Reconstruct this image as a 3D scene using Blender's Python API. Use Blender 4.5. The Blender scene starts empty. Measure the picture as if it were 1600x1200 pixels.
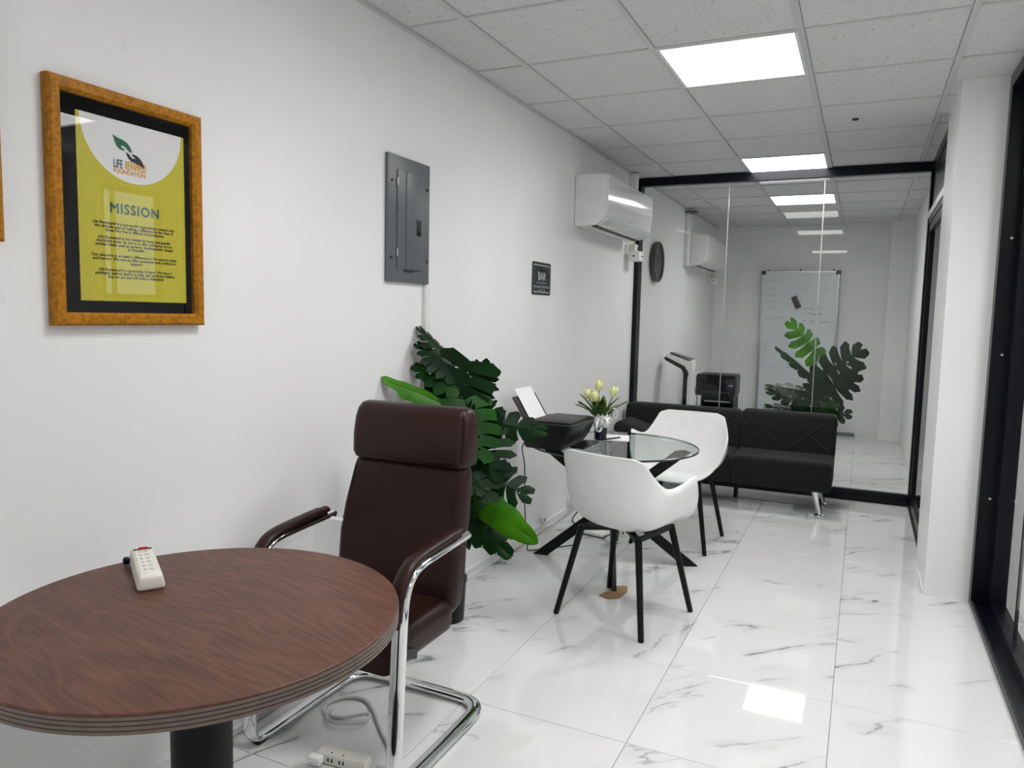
import bpy, bmesh, math, random
from mathutils import Vector, Matrix, Euler
random.seed(7)
PI = math.pi
S = bpy.context.scene
COL = S.collection

# ------------------------------------------------------------------ camera, world, exposure
CAM_POS = (1.8069, -2.7079, 1.3930)
cam_data = bpy.data.cameras.new('camera')
cam_data.sensor_fit = 'HORIZONTAL'; cam_data.sensor_width = 36.0
cam_data.lens = 1161.418 * 36.0 / 1600.0
cam_data.clip_start = 0.02
camera = bpy.data.objects.new('camera', cam_data); COL.objects.link(camera)
_y, _p, _r = 0.43935, -0.09385, 0.02199
_f = Vector((-math.sin(_y)*math.cos(_p), math.cos(_y)*math.cos(_p), math.sin(_p)))
_rt = Vector((math.cos(_y), math.sin(_y), 0)); _up = _rt.cross(_f)
_r2 = _rt*math.cos(_r) + _up*math.sin(_r); _u2 = -_rt*math.sin(_r) + _up*math.cos(_r)
camera.matrix_world = Matrix.Translation(CAM_POS) @ Matrix((_r2, _u2, -_f)).transposed().to_4x4()
S.camera = camera

LAMP = 11.0          # glow of the ceiling panel diffusers
LAMP_W = 9.0         # watts of the lamp in each panel
LAMP_SPREAD = 130    # degrees, cut-off of the recessed panels
SKY = 3.2
world = bpy.data.worlds.new('world'); S.world = world; world.use_nodes = True
_nt = world.node_tree; _nt.nodes.clear()
_o = _nt.nodes.new('ShaderNodeOutputWorld'); _b = _nt.nodes.new('ShaderNodeBackground')
_tc = _nt.nodes.new('ShaderNodeTexCoord'); _sx = _nt.nodes.new('ShaderNodeSeparateXYZ')
_cr = _nt.nodes.new('ShaderNodeValToRGB')
_cr.color_ramp.elements[0].position = 0.0; _cr.color_ramp.elements[0].color = (0.80, 0.86, 0.92, 1)
_cr.color_ramp.elements[1].position = 0.8; _cr.color_ramp.elements[1].color = (0.45, 0.62, 0.90, 1)
_nt.links.new(_tc.outputs['Generated'], _sx.inputs[0]); _nt.links.new(_sx.outputs['Z'], _cr.inputs[0])
_nt.links.new(_cr.outputs[0], _b.inputs[0]); _b.inputs[1].default_value = SKY
_nt.links.new(_b.outputs[0], _o.inputs[0])

S.view_settings.view_transform = 'Standard'; S.view_settings.look = 'None'
S.view_settings.gamma = 1.0; S.view_settings.use_curve_mapping = False
S.view_settings.exposure = 0.0
S.cycles.max_bounces = 14; S.cycles.transparent_max_bounces = 24
S.cycles.diffuse_bounces = 8; S.cycles.glossy_bounces = 8
S.cycles.use_denoising = True

H = 2.5613            # ceiling height
G = 0.61              # ceiling grid pitch
GX0 = 0.2843          # first ceiling runner

# ------------------------------------------------------------------ mesh helpers
class MB:
    def __init__(s): s.v = []; s.f = []; s.m = []
    def add(s, vs, fs, mi=0):
        n = len(s.v); s.v += [tuple(x) for x in vs]
        s.f += [tuple(i+n for i in f) for f in fs]; s.m += [mi]*len(fs); return s
    def box(s, x0, x1, y0, y1, z0, z1, mi=0):
        vs = [(x0,y0,z0),(x1,y0,z0),(x1,y1,z0),(x0,y1,z0),(x0,y0,z1),(x1,y0,z1),(x1,y1,z1),(x0,y1,z1)]
        return s.add(vs, [(3,2,1,0),(4,5,6,7),(0,1,5,4),(1,2,6,5),(2,3,7,6),(3,0,4,7)], mi)
    def rbox(s, x0, x1, y0, y1, z0, z1, r=.01, seg=2, mi=0, fn=None):
        bm = bmesh.new(); bmesh.ops.create_cube(bm, size=1)
        for v in bm.verts:
            v.co = Vector(((x0+x1)/2+v.co.x*(x1-x0), (y0+y1)/2+v.co.y*(y1-y0), (z0+z1)/2+v.co.z*(z1-z0)))
        r = min(r, .49*min(x1-x0, y1-y0, z1-z0))
        bmesh.ops.bevel(bm, geom=bm.edges[:], offset=r, segments=seg, profile=.5, affect='EDGES')
        bm.verts.index_update()
        vs = [v.co.copy() for v in bm.verts]
        if fn: vs = [fn(v) for v in vs]
        fs = [tuple(v.index for v in f.verts) for f in bm.faces]
        bm.free(); return s.add(vs, fs, mi)
    def loft(s, rings, cap=True, closed=True, mi=0):
        n = len(rings[0]); vs = [p for r in rings for p in r]; fs = []
        for i in range(len(rings)-1):
            for j in range(n if closed else n-1):
                k = (j+1) % n
                fs.append((i*n+j, i*n+k, (i+1)*n+k, (i+1)*n+j))
        if cap:
            fs.append(tuple(range(n-1, -1, -1))); fs.append(tuple((len(rings)-1)*n+j for j in range(n)))
        return s.add(vs, fs, mi)
    def lathe(s, prof, n=24, c=(0,0,0), mi=0, cap=True):
        rings = [[(c[0]+r*math.cos(2*PI*j/n), c[1]+r*math.sin(2*PI*j/n), c[2]+z) for j in range(n)] for r, z in prof]
        return s.loft(rings, cap, True, mi)
    def tube(s, pts, r=.01, n=10, r2=None, smooth=0, closed=False, up=None, mi=0, taper=None):
        """sweep; r along the side vector, r2 along the other (flat tubes)."""
        P = [Vector(p) for p in pts]
        if smooth: P = catmull(P, smooth, closed)
        r2 = r if r2 is None else r2; m = len(P); rings = []; prev = None
        for i, p in enumerate(P):
            a = P[(i-1) % m] if (closed or i > 0) else p; b = P[(i+1) % m] if (closed or i < m-1) else p
            t = (b-a).normalized()
            if prev is None:
                u = Vector(up) if up else (Vector((0,0,1)) if abs(t.z) < .9 else Vector((1,0,0)))
            else: u = prev
            u = (u - t*u.dot(t)).normalized(); w = t.cross(u); prev = u
            k = taper(i/(m-1)) if taper else 1
            rings.append([p + u*(r*k*math.cos(2*PI*j/n)) + w*(r2*k*math.sin(2*PI*j/n)) for j in range(n)])
        if closed: rings.append(rings[0]); return s.loft(rings, False, True, mi)
        return s.loft(rings, True, True, mi)
    def bar(s, a, b, w, h, up=(0,0,1), w2=None, h2=None, mi=0):
        a, b = Vector(a), Vector(b); t = (b-a).normalized(); u = Vector(up); u = (u-t*u.dot(t)).normalized(); x = t.cross(u)
        w2 = w if w2 is None else w2; h2 = h if h2 is None else h2
        R = lambda p, W, Hh: [p+x*(sx*W/2)+u*(sy*Hh/2) for sx, sy in ((-1,-1),(1,-1),(1,1),(-1,1))]
        return s.loft([R(a,w,h), R(b,w2,h2)], True, True, mi)
    def prism(s, poly, axis, a, b, mi=0):
        """poly of 2D points extruded along axis ('x': (y,z); 'y': (x,z); 'z': (x,y))"""
        def P(p, t): return {'x': (t,p[0],p[1]), 'y': (p[0],t,p[1]), 'z': (p[0],p[1],t)}[axis]
        n = len(poly)
        vs = [P(p,a) for p in poly]+[P(p,b) for p in poly]
        fs = [tuple(range(n-1,-1,-1)), tuple(range(n,2*n))]+[(i,(i+1)%n,n+(i+1)%n,n+i) for i in range(n)]
        return s.add(vs, fs, mi)
    def grid(s, fn, nu, nv, mi=0):
        vs = [fn(i/nu, j/nv) for i in range(nu+1) for j in range(nv+1)]; w = nv+1
        return s.add(vs, [(i*w+j,(i+1)*w+j,(i+1)*w+j+1,i*w+j+1) for i in range(nu) for j in range(nv)], mi)
    def build(s, name, mats, parent=None, smooth=None, fix=True):
        me = bpy.data.meshes.new(name); me.from_pydata(s.v, [], s.f)
        for m in (mats if isinstance(mats, (list, tuple)) else [mats]): me.materials.append(m)
        if any(s.m): me.polygons.foreach_set('material_index', s.m)
        if fix:
            bm = bmesh.new(); bm.from_mesh(me); bmesh.ops.recalc_face_normals(bm, faces=bm.faces); bm.to_mesh(me); bm.free()
        if smooth:
            me.polygons.foreach_set('use_smooth', [True]*len(me.polygons)); me.set_sharp_from_angle(angle=math.radians(smooth))
        me.update()
        o = bpy.data.objects.new(name, me); COL.objects.link(o)
        if parent: o.parent = parent
        return o

def catmull(P, k, closed=False):
    out = []; m = len(P)
    for i in range(m if closed else m-1):
        p0 = P[(i-1) % m] if (closed or i > 0) else P[i]; p1 = P[i]; p2 = P[(i+1) % m]
        p3 = P[(i+2) % m] if (closed or i+2 < m) else p2
        for j in range(k):
            t = j/k
            out.append(.5*((2*p1)+(p2-p0)*t+(2*p0-5*p1+4*p2-p3)*t*t+(3*p1-p0-3*p2+p3)*t**3))
    if not closed: out.append(P[-1])
    return out

def rrect(w, d, r, n=4):
    out = []
    for cx, cy, a0 in ((w/2-r,d/2-r,0),(-w/2+r,d/2-r,PI/2),(-w/2+r,-d/2+r,PI),(w/2-r,-d/2+r,1.5*PI)):
        for i in range(n+1):
            a = a0+PI/2*i/n; out.append((cx+r*math.cos(a), cy+r*math.sin(a)))
    return out

def tag(o, label, cat, group=None):
    o['label'] = label; o['category'] = cat
    if group: o['group'] = group
    return o
def thing(name, label, cat, loc=(0,0,0), rz=0, group=None):
    o = bpy.data.objects.new(name, None); COL.objects.link(o); o.empty_display_size = .05
    o.location = loc; o.rotation_euler = (0,0,rz); return tag(o, label, cat, group)
def struct(o): o['kind'] = 'structure'; return o
def dup(root, loc, rz, label, group=None):
    r = root.copy(); COL.objects.link(r); r.location = loc; r.rotation_euler = (0,0,rz); r['label'] = label
    if group: r['group'] = group
    for ch in list(root.children):
        c = ch.copy(); COL.objects.link(c); c.parent = r
        for g in list(ch.children):
            d = g.copy(); COL.objects.link(d); d.parent = c
    return r
def solidify(o, t, off=0):
    m = o.modifiers.new('thickness', 'SOLIDIFY'); m.thickness = t; m.offset = off; return o

def text_mb(body, size, align='CENTER', bold=0.0, spacing=1.0, extrude=0.0, sx=1.0, line=1.0):
    c = bpy.data.curves.new('text', 'FONT'); c.body = body; c.size = size; c.align_x = align; c.align_y = 'TOP'
    c.space_character = spacing; c.space_line = line; c.extrude = extrude; c.resolution_u = 3
    o = bpy.data.objects.new('text', c); COL.objects.link(o)
    dg = bpy.context.evaluated_depsgraph_get(); me = bpy.data.meshes.new_from_object(o.evaluated_get(dg))
    vs = [(v.co.x*sx, v.co.y, v.co.z) for v in me.vertices]; fs = [tuple(p.vertices) for p in me.polygons]
    if bold:                                   # heavier strokes: slightly shifted copies of the outline
        k = len(vs); base_v, base_f = list(vs), list(fs)
        for n_, (dx, dy) in enumerate(((bold,0),(-bold,0),(0,bold),(0,-bold))):
            vs += [(a+dx, b+dy, c_+.00002*(n_+1)) for a, b, c_ in base_v]; fs += [tuple(i+k*(n_+1) for i in f) for f in base_f]
    bpy.data.objects.remove(o); bpy.data.curves.remove(c); bpy.data.meshes.remove(me)
    return vs, fs
def wall_text(name, m, parent, y, z, x, **k):
    """lettering on a plane facing +x (local coordinates of parent)"""
    vs, fs = text_mb(**k)
    return MB().add([(x+c, y+a, z+b) for a, b, c in vs], fs).build(name, m, parent, fix=False)

# ------------------------------------------------------------------ materials
def srgb(r, g, b):
    f = lambda c: (c/255/12.92) if c/255 <= .04045 else ((c/255+.055)/1.055)**2.4
    return (f(r), f(g), f(b), 1)
def new_mat(name):
    m = bpy.data.materials.new(name); m.use_nodes = True
    nt = m.node_tree; return m, nt, nt.nodes['Principled BSDF'], nt.nodes, nt.links
def mat(name, col, rough=.5, metal=0.0, spec=.5, noise=0.0, nscale=20.0, bump=0.0, bscale=60.0, coat=0.0, sheen=0.0, stretch=None):
    m, nt, p, N, L = new_mat(name)
    p.inputs['Base Color'].default_value = col; p.inputs['Roughness'].default_value = rough
    p.inputs['Metallic'].default_value = metal; p.inputs['Specular IOR Level'].default_value = spec
    p.inputs['Coat Weight'].default_value = coat; p.inputs['Sheen Weight'].default_value = sheen
    tc = N.new('ShaderNodeTexCoord'); mp = N.new('ShaderNodeMapping'); L.new(tc.outputs['Object'], mp.inputs[0])
    if stretch: mp.inputs['Scale'].default_value = stretch
    if noise:
        t = N.new('ShaderNodeTexNoise'); t.inputs['Scale'].default_value = nscale; t.inputs['Detail'].default_value = 5
        L.new(mp.outputs[0], t.inputs['Vector'])
        r = N.new('ShaderNodeMapRange'); r.inputs['From Min'].default_value = .3; r.inputs['From Max'].default_value = .7
        r.inputs['To Min'].default_value = 1-noise; r.inputs['To Max'].default_value = 1+noise
        L.new(t.outputs['Fac'], r.inputs['Value'])
        h = N.new('ShaderNodeHueSaturation'); h.inputs['Color'].default_value = col; L.new(r.outputs[0], h.inputs['Value'])
        L.new(h.outputs[0], p.inputs['Base Color'])
    if bump:
        t2 = N.new('ShaderNodeTexNoise'); t2.inputs['Scale'].default_value = bscale; t2.inputs['Detail'].default_value = 4
        L.new(mp.outputs[0], t2.inputs['Vector'])
        b = N.new('ShaderNodeBump'); b.inputs['Strength'].default_value = bump; b.inputs['Distance'].default_value = .01
        L.new(t2.outputs['Fac'], b.inputs['Height']); L.new(b.outputs[0], p.inputs['Normal'])
    return m
def emit(name, col, strength):
    m, nt, p, N, L = new_mat(name)
    p.inputs['Base Color'].default_value = (.8,.8,.8,1); p.inputs['Emission Color'].default_value = col
    p.inputs['Emission Strength'].default_value = strength; p.inputs['Roughness'].default_value = .6
    return m
def pane_mat(name, tint, ior=1.9):
    """thin clear sheet glass: see-through with a Fresnel mirror on the outer faces"""
    m = bpy.data.materials.new(name); m.use_nodes = True; nt = m.node_tree; N, L = nt.nodes, nt.links; N.clear()
    o = N.new('ShaderNodeOutputMaterial'); t = N.new('ShaderNodeBsdfTransparent'); g = N.new('ShaderNodeBsdfGlossy')
    g.inputs['Roughness'].default_value = 0.0; t.inputs['Color'].default_value = tint
    fr = N.new('ShaderNodeFresnel'); fr.inputs['IOR'].default_value = ior
    ge = N.new('ShaderNodeNewGeometry'); inv = N.new('ShaderNodeMath'); inv.operation = 'SUBTRACT'; inv.inputs[0].default_value = 1
    mu = N.new('ShaderNodeMath'); mu.operation = 'MULTIPLY'
    L.new(ge.outputs['Backfacing'], inv.inputs[1]); L.new(fr.outputs[0], mu.inputs[0]); L.new(inv.outputs[0], mu.inputs[1])
    mx = N.new('ShaderNodeMixShader'); L.new(mu.outputs[0], mx.inputs[0]); L.new(t.outputs[0], mx.inputs[1]); L.new(g.outputs[0], mx.inputs[2])
    L.new(mx.outputs[0], o.inputs[0]); return m

def wall_paint():
    m, nt, p, N, L = new_mat('wall_paint')
    p.inputs['Roughness'].default_value = .42; p.inputs['Specular IOR Level'].default_value = .35
    tc = N.new('ShaderNodeTexCoord')
    n1 = N.new('ShaderNodeTexNoise'); n1.inputs['Scale'].default_value = 1.3; n1.inputs['Detail'].default_value = 6
    L.new(tc.outputs['Object'], n1.inputs['Vector'])
    cr = N.new('ShaderNodeValToRGB'); e = cr.color_ramp.elements
    e[0].position = .3; e[0].color = (.77,.77,.775,1); e[1].position = .7; e[1].color = (.82,.82,.822,1)
    L.new(n1.outputs['Fac'], cr.inputs[0])
    # thin plaster cracks and filler lines, sparse
    vo = N.new('ShaderNodeTexVoronoi'); vo.feature = 'DISTANCE_TO_EDGE'; vo.inputs['Scale'].default_value = 1.1
    n3 = N.new('ShaderNodeTexNoise'); n3.inputs['Scale'].default_value = 3.0; n3.inputs['Detail'].default_value = 6
    L.new(tc.outputs['Object'], n3.inputs['Vector'])
    va = N.new('ShaderNodeVectorMath'); va.operation = 'MULTIPLY_ADD'; va.inputs[1].default_value = (.7,.7,.7)
    L.new(n3.outputs['Color'], va.inputs[0]); L.new(tc.outputs['Object'], va.inputs[2]); L.new(va.outputs[0], vo.inputs['Vector'])
    lt = N.new('ShaderNodeMath'); lt.operation = 'LESS_THAN'; lt.inputs[1].default_value = .0035; L.new(vo.outputs['Distance'], lt.inputs[0])
    n4 = N.new('ShaderNodeTexNoise'); n4.inputs['Scale'].default_value = 2.3; L.new(tc.outputs['Object'], n4.inputs['Vector'])
    gt = N.new('ShaderNodeMath'); gt.operation = 'GREATER_THAN'; gt.inputs[1].default_value = .6; L.new(n4.outputs['Fac'], gt.inputs[0])
    mu = N.new('ShaderNodeMath'); mu.operation = 'MULTIPLY'; L.new(lt.outputs[0], mu.inputs[0]); L.new(gt.outputs[0], mu.inputs[1])
    mu2 = N.new('ShaderNodeMath'); mu2.operation = 'MULTIPLY'; mu2.inputs[1].default_value = .2; L.new(mu.outputs[0], mu2.inputs[0])
    mx = N.new('ShaderNodeMix'); mx.data_type = 'RGBA'; mx.inputs['B'].default_value = (.60,.60,.60,1)
    L.new(mu2.outputs[0], mx.inputs['Factor']); L.new(cr.outputs[0], mx.inputs['A']); L.new(mx.outputs['Result'], p.inputs['Base Color'])
    n2 = N.new('ShaderNodeTexNoise'); n2.inputs['Scale'].default_value = 5; n2.inputs['Detail'].default_value = 8
    L.new(tc.outputs['Object'], n2.inputs['Vector'])
    b = N.new('ShaderNodeBump'); b.inputs['Strength'].default_value = .12; b.inputs['Distance'].default_value = .02
    L.new(n2.outputs['Fac'], b.inputs['Height']); L.new(b.outputs[0], p.inputs['Normal'])
    return m

def marble():
    m, nt, p, N, L = new_mat('marble_tile')
    p.inputs['Roughness'].default_value = .035; p.inputs['IOR'].default_value = 1.5; p.inputs['Specular IOR Level'].default_value = .55
    tc = N.new('ShaderNodeTexCoord'); oi = N.new('ShaderNodeObjectInfo')
    cm = N.new('ShaderNodeVectorMath'); cm.operation = 'SCALE'; cm.inputs[0].default_value = (17.3, 11.7, 5.1)
    L.new(oi.outputs['Random'], cm.inputs['Scale'])
    ad = N.new('ShaderNodeVectorMath'); L.new(tc.outputs['Object'], ad.inputs[0]); L.new(cm.outputs[0], ad.inputs[1])
    mp = N.new('ShaderNodeMapping'); mp.inputs['Rotation'].default_value = (0,0,math.radians(-42)); L.new(ad.outputs[0], mp.inputs[0])
    ms = N.new('ShaderNodeMapping'); ms.inputs['Scale'].default_value = (.55, 2.1, 1); L.new(mp.outputs[0], ms.inputs[0])
    n1 = N.new('ShaderNodeTexNoise'); n1.inputs['Scale'].default_value = 1.25; n1.inputs['Detail'].default_value = 9; n1.inputs['Roughness'].default_value = .52
    n1.inputs['Distortion'].default_value = .25
    L.new(ms.outputs[0], n1.inputs['Vector'])
    def M(op, a=None, b=None, v=None):
        k = N.new('ShaderNodeMath'); k.operation = op
        if a is not None: L.new(a, k.inputs[0])
        if b is not None: L.new(b, k.inputs[1])
        if v is not None: k.inputs[1].default_value = v
        return k.outputs[0]
    d = M('ABSOLUTE', M('SUBTRACT', n1.outputs['Fac'], v=.5))
    r1 = N.new('ShaderNodeMapRange'); r1.inputs['From Min'].default_value = .0; r1.inputs['From Max'].default_value = .0085
    r1.inputs['To Min'].default_value = 1; r1.inputs['To Max'].default_value = 0; L.new(d, r1.inputs['Value'])
    n2 = N.new('ShaderNodeTexNoise'); n2.inputs['Scale'].default_value = 3.4; n2.inputs['Detail'].default_value = 3; L.new(ad.outputs[0], n2.inputs['Vector'])
    r2 = N.new('ShaderNodeMapRange'); r2.inputs['From Min'].default_value = .47; r2.inputs['From Max'].default_value = .62; L.new(n2.outputs['Fac'], r2.inputs['Value'])
    vein = M('MULTIPLY', r1.outputs[0], r2.outputs[0])
    r3 = N.new('ShaderNodeMapRange'); r3.inputs['From Min'].default_value = 0; r3.inputs['From Max'].default_value = .06
    r3.inputs['To Min'].default_value = .22; r3.inputs['To Max'].default_value = 0; L.new(d, r3.inputs['Value'])
    halo = M('MULTIPLY', r3.outputs[0], r2.outputs[0])
    tot = M('ADD', M('MULTIPLY', vein, v=.9), halo)
    mx = N.new('ShaderNodeMix'); mx.data_type = 'RGBA'; mx.inputs['A'].default_value = (.63,.63,.635,1); mx.inputs['B'].default_value = (.20,.215,.21,1)
    L.new(tot, mx.inputs['Factor']); L.new(mx.outputs['Result'], p.inputs['Base Color'])
    return m

def ceil_tile_mat():
    m, nt, p, N, L = new_mat('ceiling_tile'); p.inputs['Roughness'].default_value = .95; p.inputs['Specular IOR Level'].default_value = .1
    tc = N.new('ShaderNodeTexCoord'); oi = N.new('ShaderNodeObjectInfo')
    cm = N.new('ShaderNodeVectorMath'); cm.operation = 'SCALE'; cm.inputs[0].default_value = (13., 7., 3.); L.new(oi.outputs['Random'], cm.inputs['Scale'])
    ad = N.new('ShaderNodeVectorMath'); L.new(tc.outputs['Object'], ad.inputs[0]); L.new(cm.outputs[0], ad.inputs[1])
    n = N.new('ShaderNodeTexNoise'); n.inputs['Scale'].default_value = 95; n.inputs['Detail'].default_value = 2; L.new(ad.outputs[0], n.inputs['Vector'])
    r = N.new('ShaderNodeMapRange'); r.inputs['From Min'].default_value = .66; r.inputs['From Max'].default_value = .71; L.new(n.outputs['Fac'], r.inputs['Value'])
    mx = N.new('ShaderNodeMix'); mx.data_type = 'RGBA'; mx.inputs['A'].default_value = (.64,.64,.645,1); mx.inputs['B'].default_value = (.25,.22,.22,1)
    L.new(r.outputs[0], mx.inputs['Factor']); L.new(mx.outputs['Result'], p.inputs['Base Color'])
    b = N.new('ShaderNodeBump'); b.inputs['Strength'].default_value = .5; b.inputs['Distance'].default_value = .004; b.invert = True
    L.new(n.outputs['Fac'], b.inputs['Height']); L.new(b.outputs[0], p.inputs['Normal'])
    return m

def wood(name, a, b, rough=.35, scale=1.0, rot=0.0):
    m, nt, p, N, L = new_mat(name); p.inputs['Roughness'].default_value = rough; p.inputs['Specular IOR Level'].default_value = .28
    tc = N.new('ShaderNodeTexCoord'); mp = N.new('ShaderNodeMapping'); L.new(tc.outputs['Object'], mp.inputs[0])
    mp.inputs['Rotation'].default_value = (0,0,rot)
    ms = N.new('ShaderNodeMapping'); ms.inputs['Scale'].default_value = (1.1*scale, 5.2*scale, 5.2*scale); L.new(mp.outputs[0], ms.inputs[0])
    n1 = N.new('ShaderNodeTexNoise'); n1.inputs['Scale'].default_value = 1.1; n1.inputs['Detail'].default_value = 2; n1.inputs['Distortion'].default_value = .5
    L.new(ms.outputs[0], n1.inputs['Vector'])
    wv = N.new('ShaderNodeMath'); wv.operation = 'MULTIPLY'; wv.inputs[1].default_value = 14; L.new(n1.outputs['Fac'], wv.inputs[0])
    fr = N.new('ShaderNodeMath'); fr.operation = 'PINGPONG'; fr.inputs[1].default_value = .5; L.new(wv.outputs[0], fr.inputs[0])
    mp2 = N.new('ShaderNodeMapping'); L.new(mp.outputs[0], mp2.inputs[0]); mp2.inputs['Scale'].default_value = (8*scale, 160*scale, 160*scale)
    n2 = N.new('ShaderNodeTexNoise'); n2.inputs['Scale'].default_value = 1; n2.inputs['Detail'].default_value = 4; L.new(mp2.outputs[0], n2.inputs['Vector'])
    ad = N.new('ShaderNodeMath'); ad.operation = 'MULTIPLY_ADD'; ad.inputs[1].default_value = .55; L.new(fr.outputs[0], ad.inputs[0]); L.new(n2.outputs['Fac'], ad.inputs[2])
    cr = N.new('ShaderNodeValToRGB'); e = cr.color_ramp.elements; e[0].position = .3; e[0].color = a; e[1].position = .95; e[1].color = b
    L.new(ad.outputs[0], cr.inputs[0]); L.new(cr.outputs[0], p.inputs['Base Color'])
    return m

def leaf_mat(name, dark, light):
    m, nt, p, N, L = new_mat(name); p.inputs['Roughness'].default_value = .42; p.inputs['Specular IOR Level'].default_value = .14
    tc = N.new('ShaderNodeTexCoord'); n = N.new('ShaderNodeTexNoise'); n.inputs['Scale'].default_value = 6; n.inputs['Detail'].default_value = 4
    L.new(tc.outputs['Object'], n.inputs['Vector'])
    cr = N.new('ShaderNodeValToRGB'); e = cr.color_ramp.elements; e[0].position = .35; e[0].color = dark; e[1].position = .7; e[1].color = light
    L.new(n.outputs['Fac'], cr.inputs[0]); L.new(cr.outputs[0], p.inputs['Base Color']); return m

WALL = wall_paint(); MARBLE = marble(); CTILE = ceil_tile_mat()
GROUT = mat('grout', (.30,.30,.30,1), .8, noise=.1)
TBAR = mat('grid_bar_white', (.55,.55,.555,1), .5, noise=.03)
WHITE_TRIM = mat('white_trim', (.74,.74,.73,1), .4, noise=.03)
BLACK_AL = mat('black_aluminium', (.0025,.003,.006,1), .30, spec=.22, noise=.15, bump=.03)
SILVER = mat('silver_aluminium', (.62,.63,.64,1), .28, metal=.9, noise=.05)
PANE = pane_mat('clear_sheet_glass', (.965,.975,.97,1), 1.48)
PICGLASS = pane_mat('picture_glass', (.98,.98,.98,1), 1.55)
TABLEGLASS = pane_mat('table_glass', (.86,.90,.885,1), 1.9)
GLASSEDGE = mat('polished_glass_edge', (.42,.47,.46,1), .2, spec=.6, noise=.05)
TABLEEDGE = mat('dark_glass_edge', (.01,.018,.018,1), .12, noise=.1)
WHITE_PL = mat('white_plastic', (.78,.78,.775,1), .32, noise=.02)
AC_WHITE = mat('glossy_white_plastic', (.72,.72,.715,1), .12, noise=.02, coat=.5)
SHELL = mat('white_chair_shell', (.78,.785,.79,1), .38, noise=.02, bump=.02, bscale=300)
CREAM = mat('aged_white_plastic', (.72,.70,.64,1), .4, noise=.06, nscale=8)
BLACK_METAL = mat('black_metal', (.0028,.003,.004,1), .42, spec=.2, noise=.15, bump=.04, bscale=200)
BLACK_PL = mat('black_plastic', (.0035,.0038,.0048,1), .35, spec=.28, noise=.12, bump=.05, bscale=300)
DARK_GREY = mat('dark_grey_plastic', (.018,.019,.021,1), .4, spec=.35, noise=.1, bump=.05, bscale=300)
PANELGREY = mat('grey_enamel', srgb(92,97,101), .38, noise=.04, bump=.04, bscale=90)
PANELDARK = mat('dark_recess', (.012,.013,.015,1), .5, noise=.1)
LEATHER = mat('brown_leather', srgb(40,20,16), .38, spec=.26, noise=.14, nscale=10, bump=.10, bscale=170)
CHROME = mat('chrome', (.82,.83,.84,1), .06, metal=1.0, noise=.03)
SOFA = mat('charcoal_fabric', (.015,.0153,.0168,1), .9, noise=.18, nscale=200, bump=.25, bscale=420, sheen=.06, spec=.12)
SEAM = mat('seam_thread', (.030,.030,.033,1), .9, noise=.1)
WOOD = wood('brown_walnut_laminate', srgb(66,38,30), srgb(104,68,54), .40, 1.0, math.radians(14))
WOODEDGE = mat('grey_brown_edge_band', srgb(98,84,76), .35, noise=.1, nscale=30)
WOODGROOVE = mat('dark_edge_groove', srgb(40,30,27), .5, noise=.1)
GOLD = mat('speckled_gold_wood', srgb(162,106,8), .45, spec=.25, noise=.38, nscale=90, bump=.1, bscale=120)
MATBOARD = mat('black_mat_board', (.003,.003,.0045,1), .8, spec=.15, noise=.1)
POSTER = mat('yellow_green_print', srgb(192,182,46), .6, noise=.02)
PRINTWHITE = mat('white_print', (.74,.74,.74,1), .6, noise=.01)
INK_TEAL = mat('teal_ink', srgb(30,84,86), .6, noise=.03)
INK_GREEN = mat('green_ink', srgb(14,98,72), .6, noise=.03)
INK_BLACK = mat('black_ink', (.012,.014,.016,1), .6, noise=.03)
INK_ORANGE = mat('orange_ink', srgb(214,150,6), .6, noise=.03)
INK_GREY = mat('pale_grey_ink', srgb(168,172,172), .6, noise=.05)
INK_BLUE = mat('blue_marker_ink', srgb(40,48,110), .6, noise=.05)
INK_FAINT = mat('wiped_marker_ink', srgb(120,130,138), .7, noise=.1)
INK_RED = mat('red_print', srgb(120,18,20), .5, noise=.05)
RED_SW = mat('red_switch', srgb(170,16,26), .25, noise=.05)
SIGNBLACK = mat('black_sign', (.008,.009,.01,1), .4, noise=.15)
WBOARD = mat('whiteboard_enamel', srgb(206,214,216), .10, noise=.015, nscale=3)
SCREEN = mat('dark_screen', (.02,.022,.024,1), .1, noise=.05)
PAPER = mat('white_paper', (.82,.82,.83,1), .7, noise=.01)
CARD = mat('brown_cardboard', srgb(150,118,84), .85, noise=.12, nscale=40, bump=.1)
BLUEGLASS = mat('dark_blue_vase_glaze', (.004,.004,.022,1), .12, noise=.1, coat=.3)
RIBBON = mat('white_ribbon', (.80,.80,.79,1), .45, noise=.03)
PETAL = mat('pale_yellow_petal', srgb(224,228,168), .5, noise=.12, nscale=30)
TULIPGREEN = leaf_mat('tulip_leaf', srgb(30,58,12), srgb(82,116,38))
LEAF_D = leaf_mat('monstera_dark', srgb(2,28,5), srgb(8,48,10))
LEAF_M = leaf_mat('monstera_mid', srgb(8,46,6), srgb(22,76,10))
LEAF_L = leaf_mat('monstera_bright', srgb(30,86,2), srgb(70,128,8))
STEM = mat('green_brown_stem', srgb(40,56,26), .6, noise=.15)
SOIL = mat('dark_soil', (.015,.012,.009,1), .95, noise=.3, bump=.5)
POT = mat('black_pot', (.004,.004,.005,1), .35, spec=.25, noise=.1)
CLOCKFACE = mat('dark_clock_face', srgb(70,72,74), .35, noise=.08)
CLOCKRIM = mat('black_clock_rim', srgb(34,35,37), .35, noise=.1)
GREYCORD = mat('pale_grey_cable', (.50,.50,.49,1), .45, noise=.05)
LED = emit('led_diffuser', (1.0,.985,.965,1), LAMP)
TREE = leaf_mat('tree_foliage', srgb(50,70,26), srgb(120,120,50))
CONCRETE = mat('outdoor_concrete', (.42,.41,.39,1), .85, noise=.12, nscale=4, bump=.1)

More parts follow.
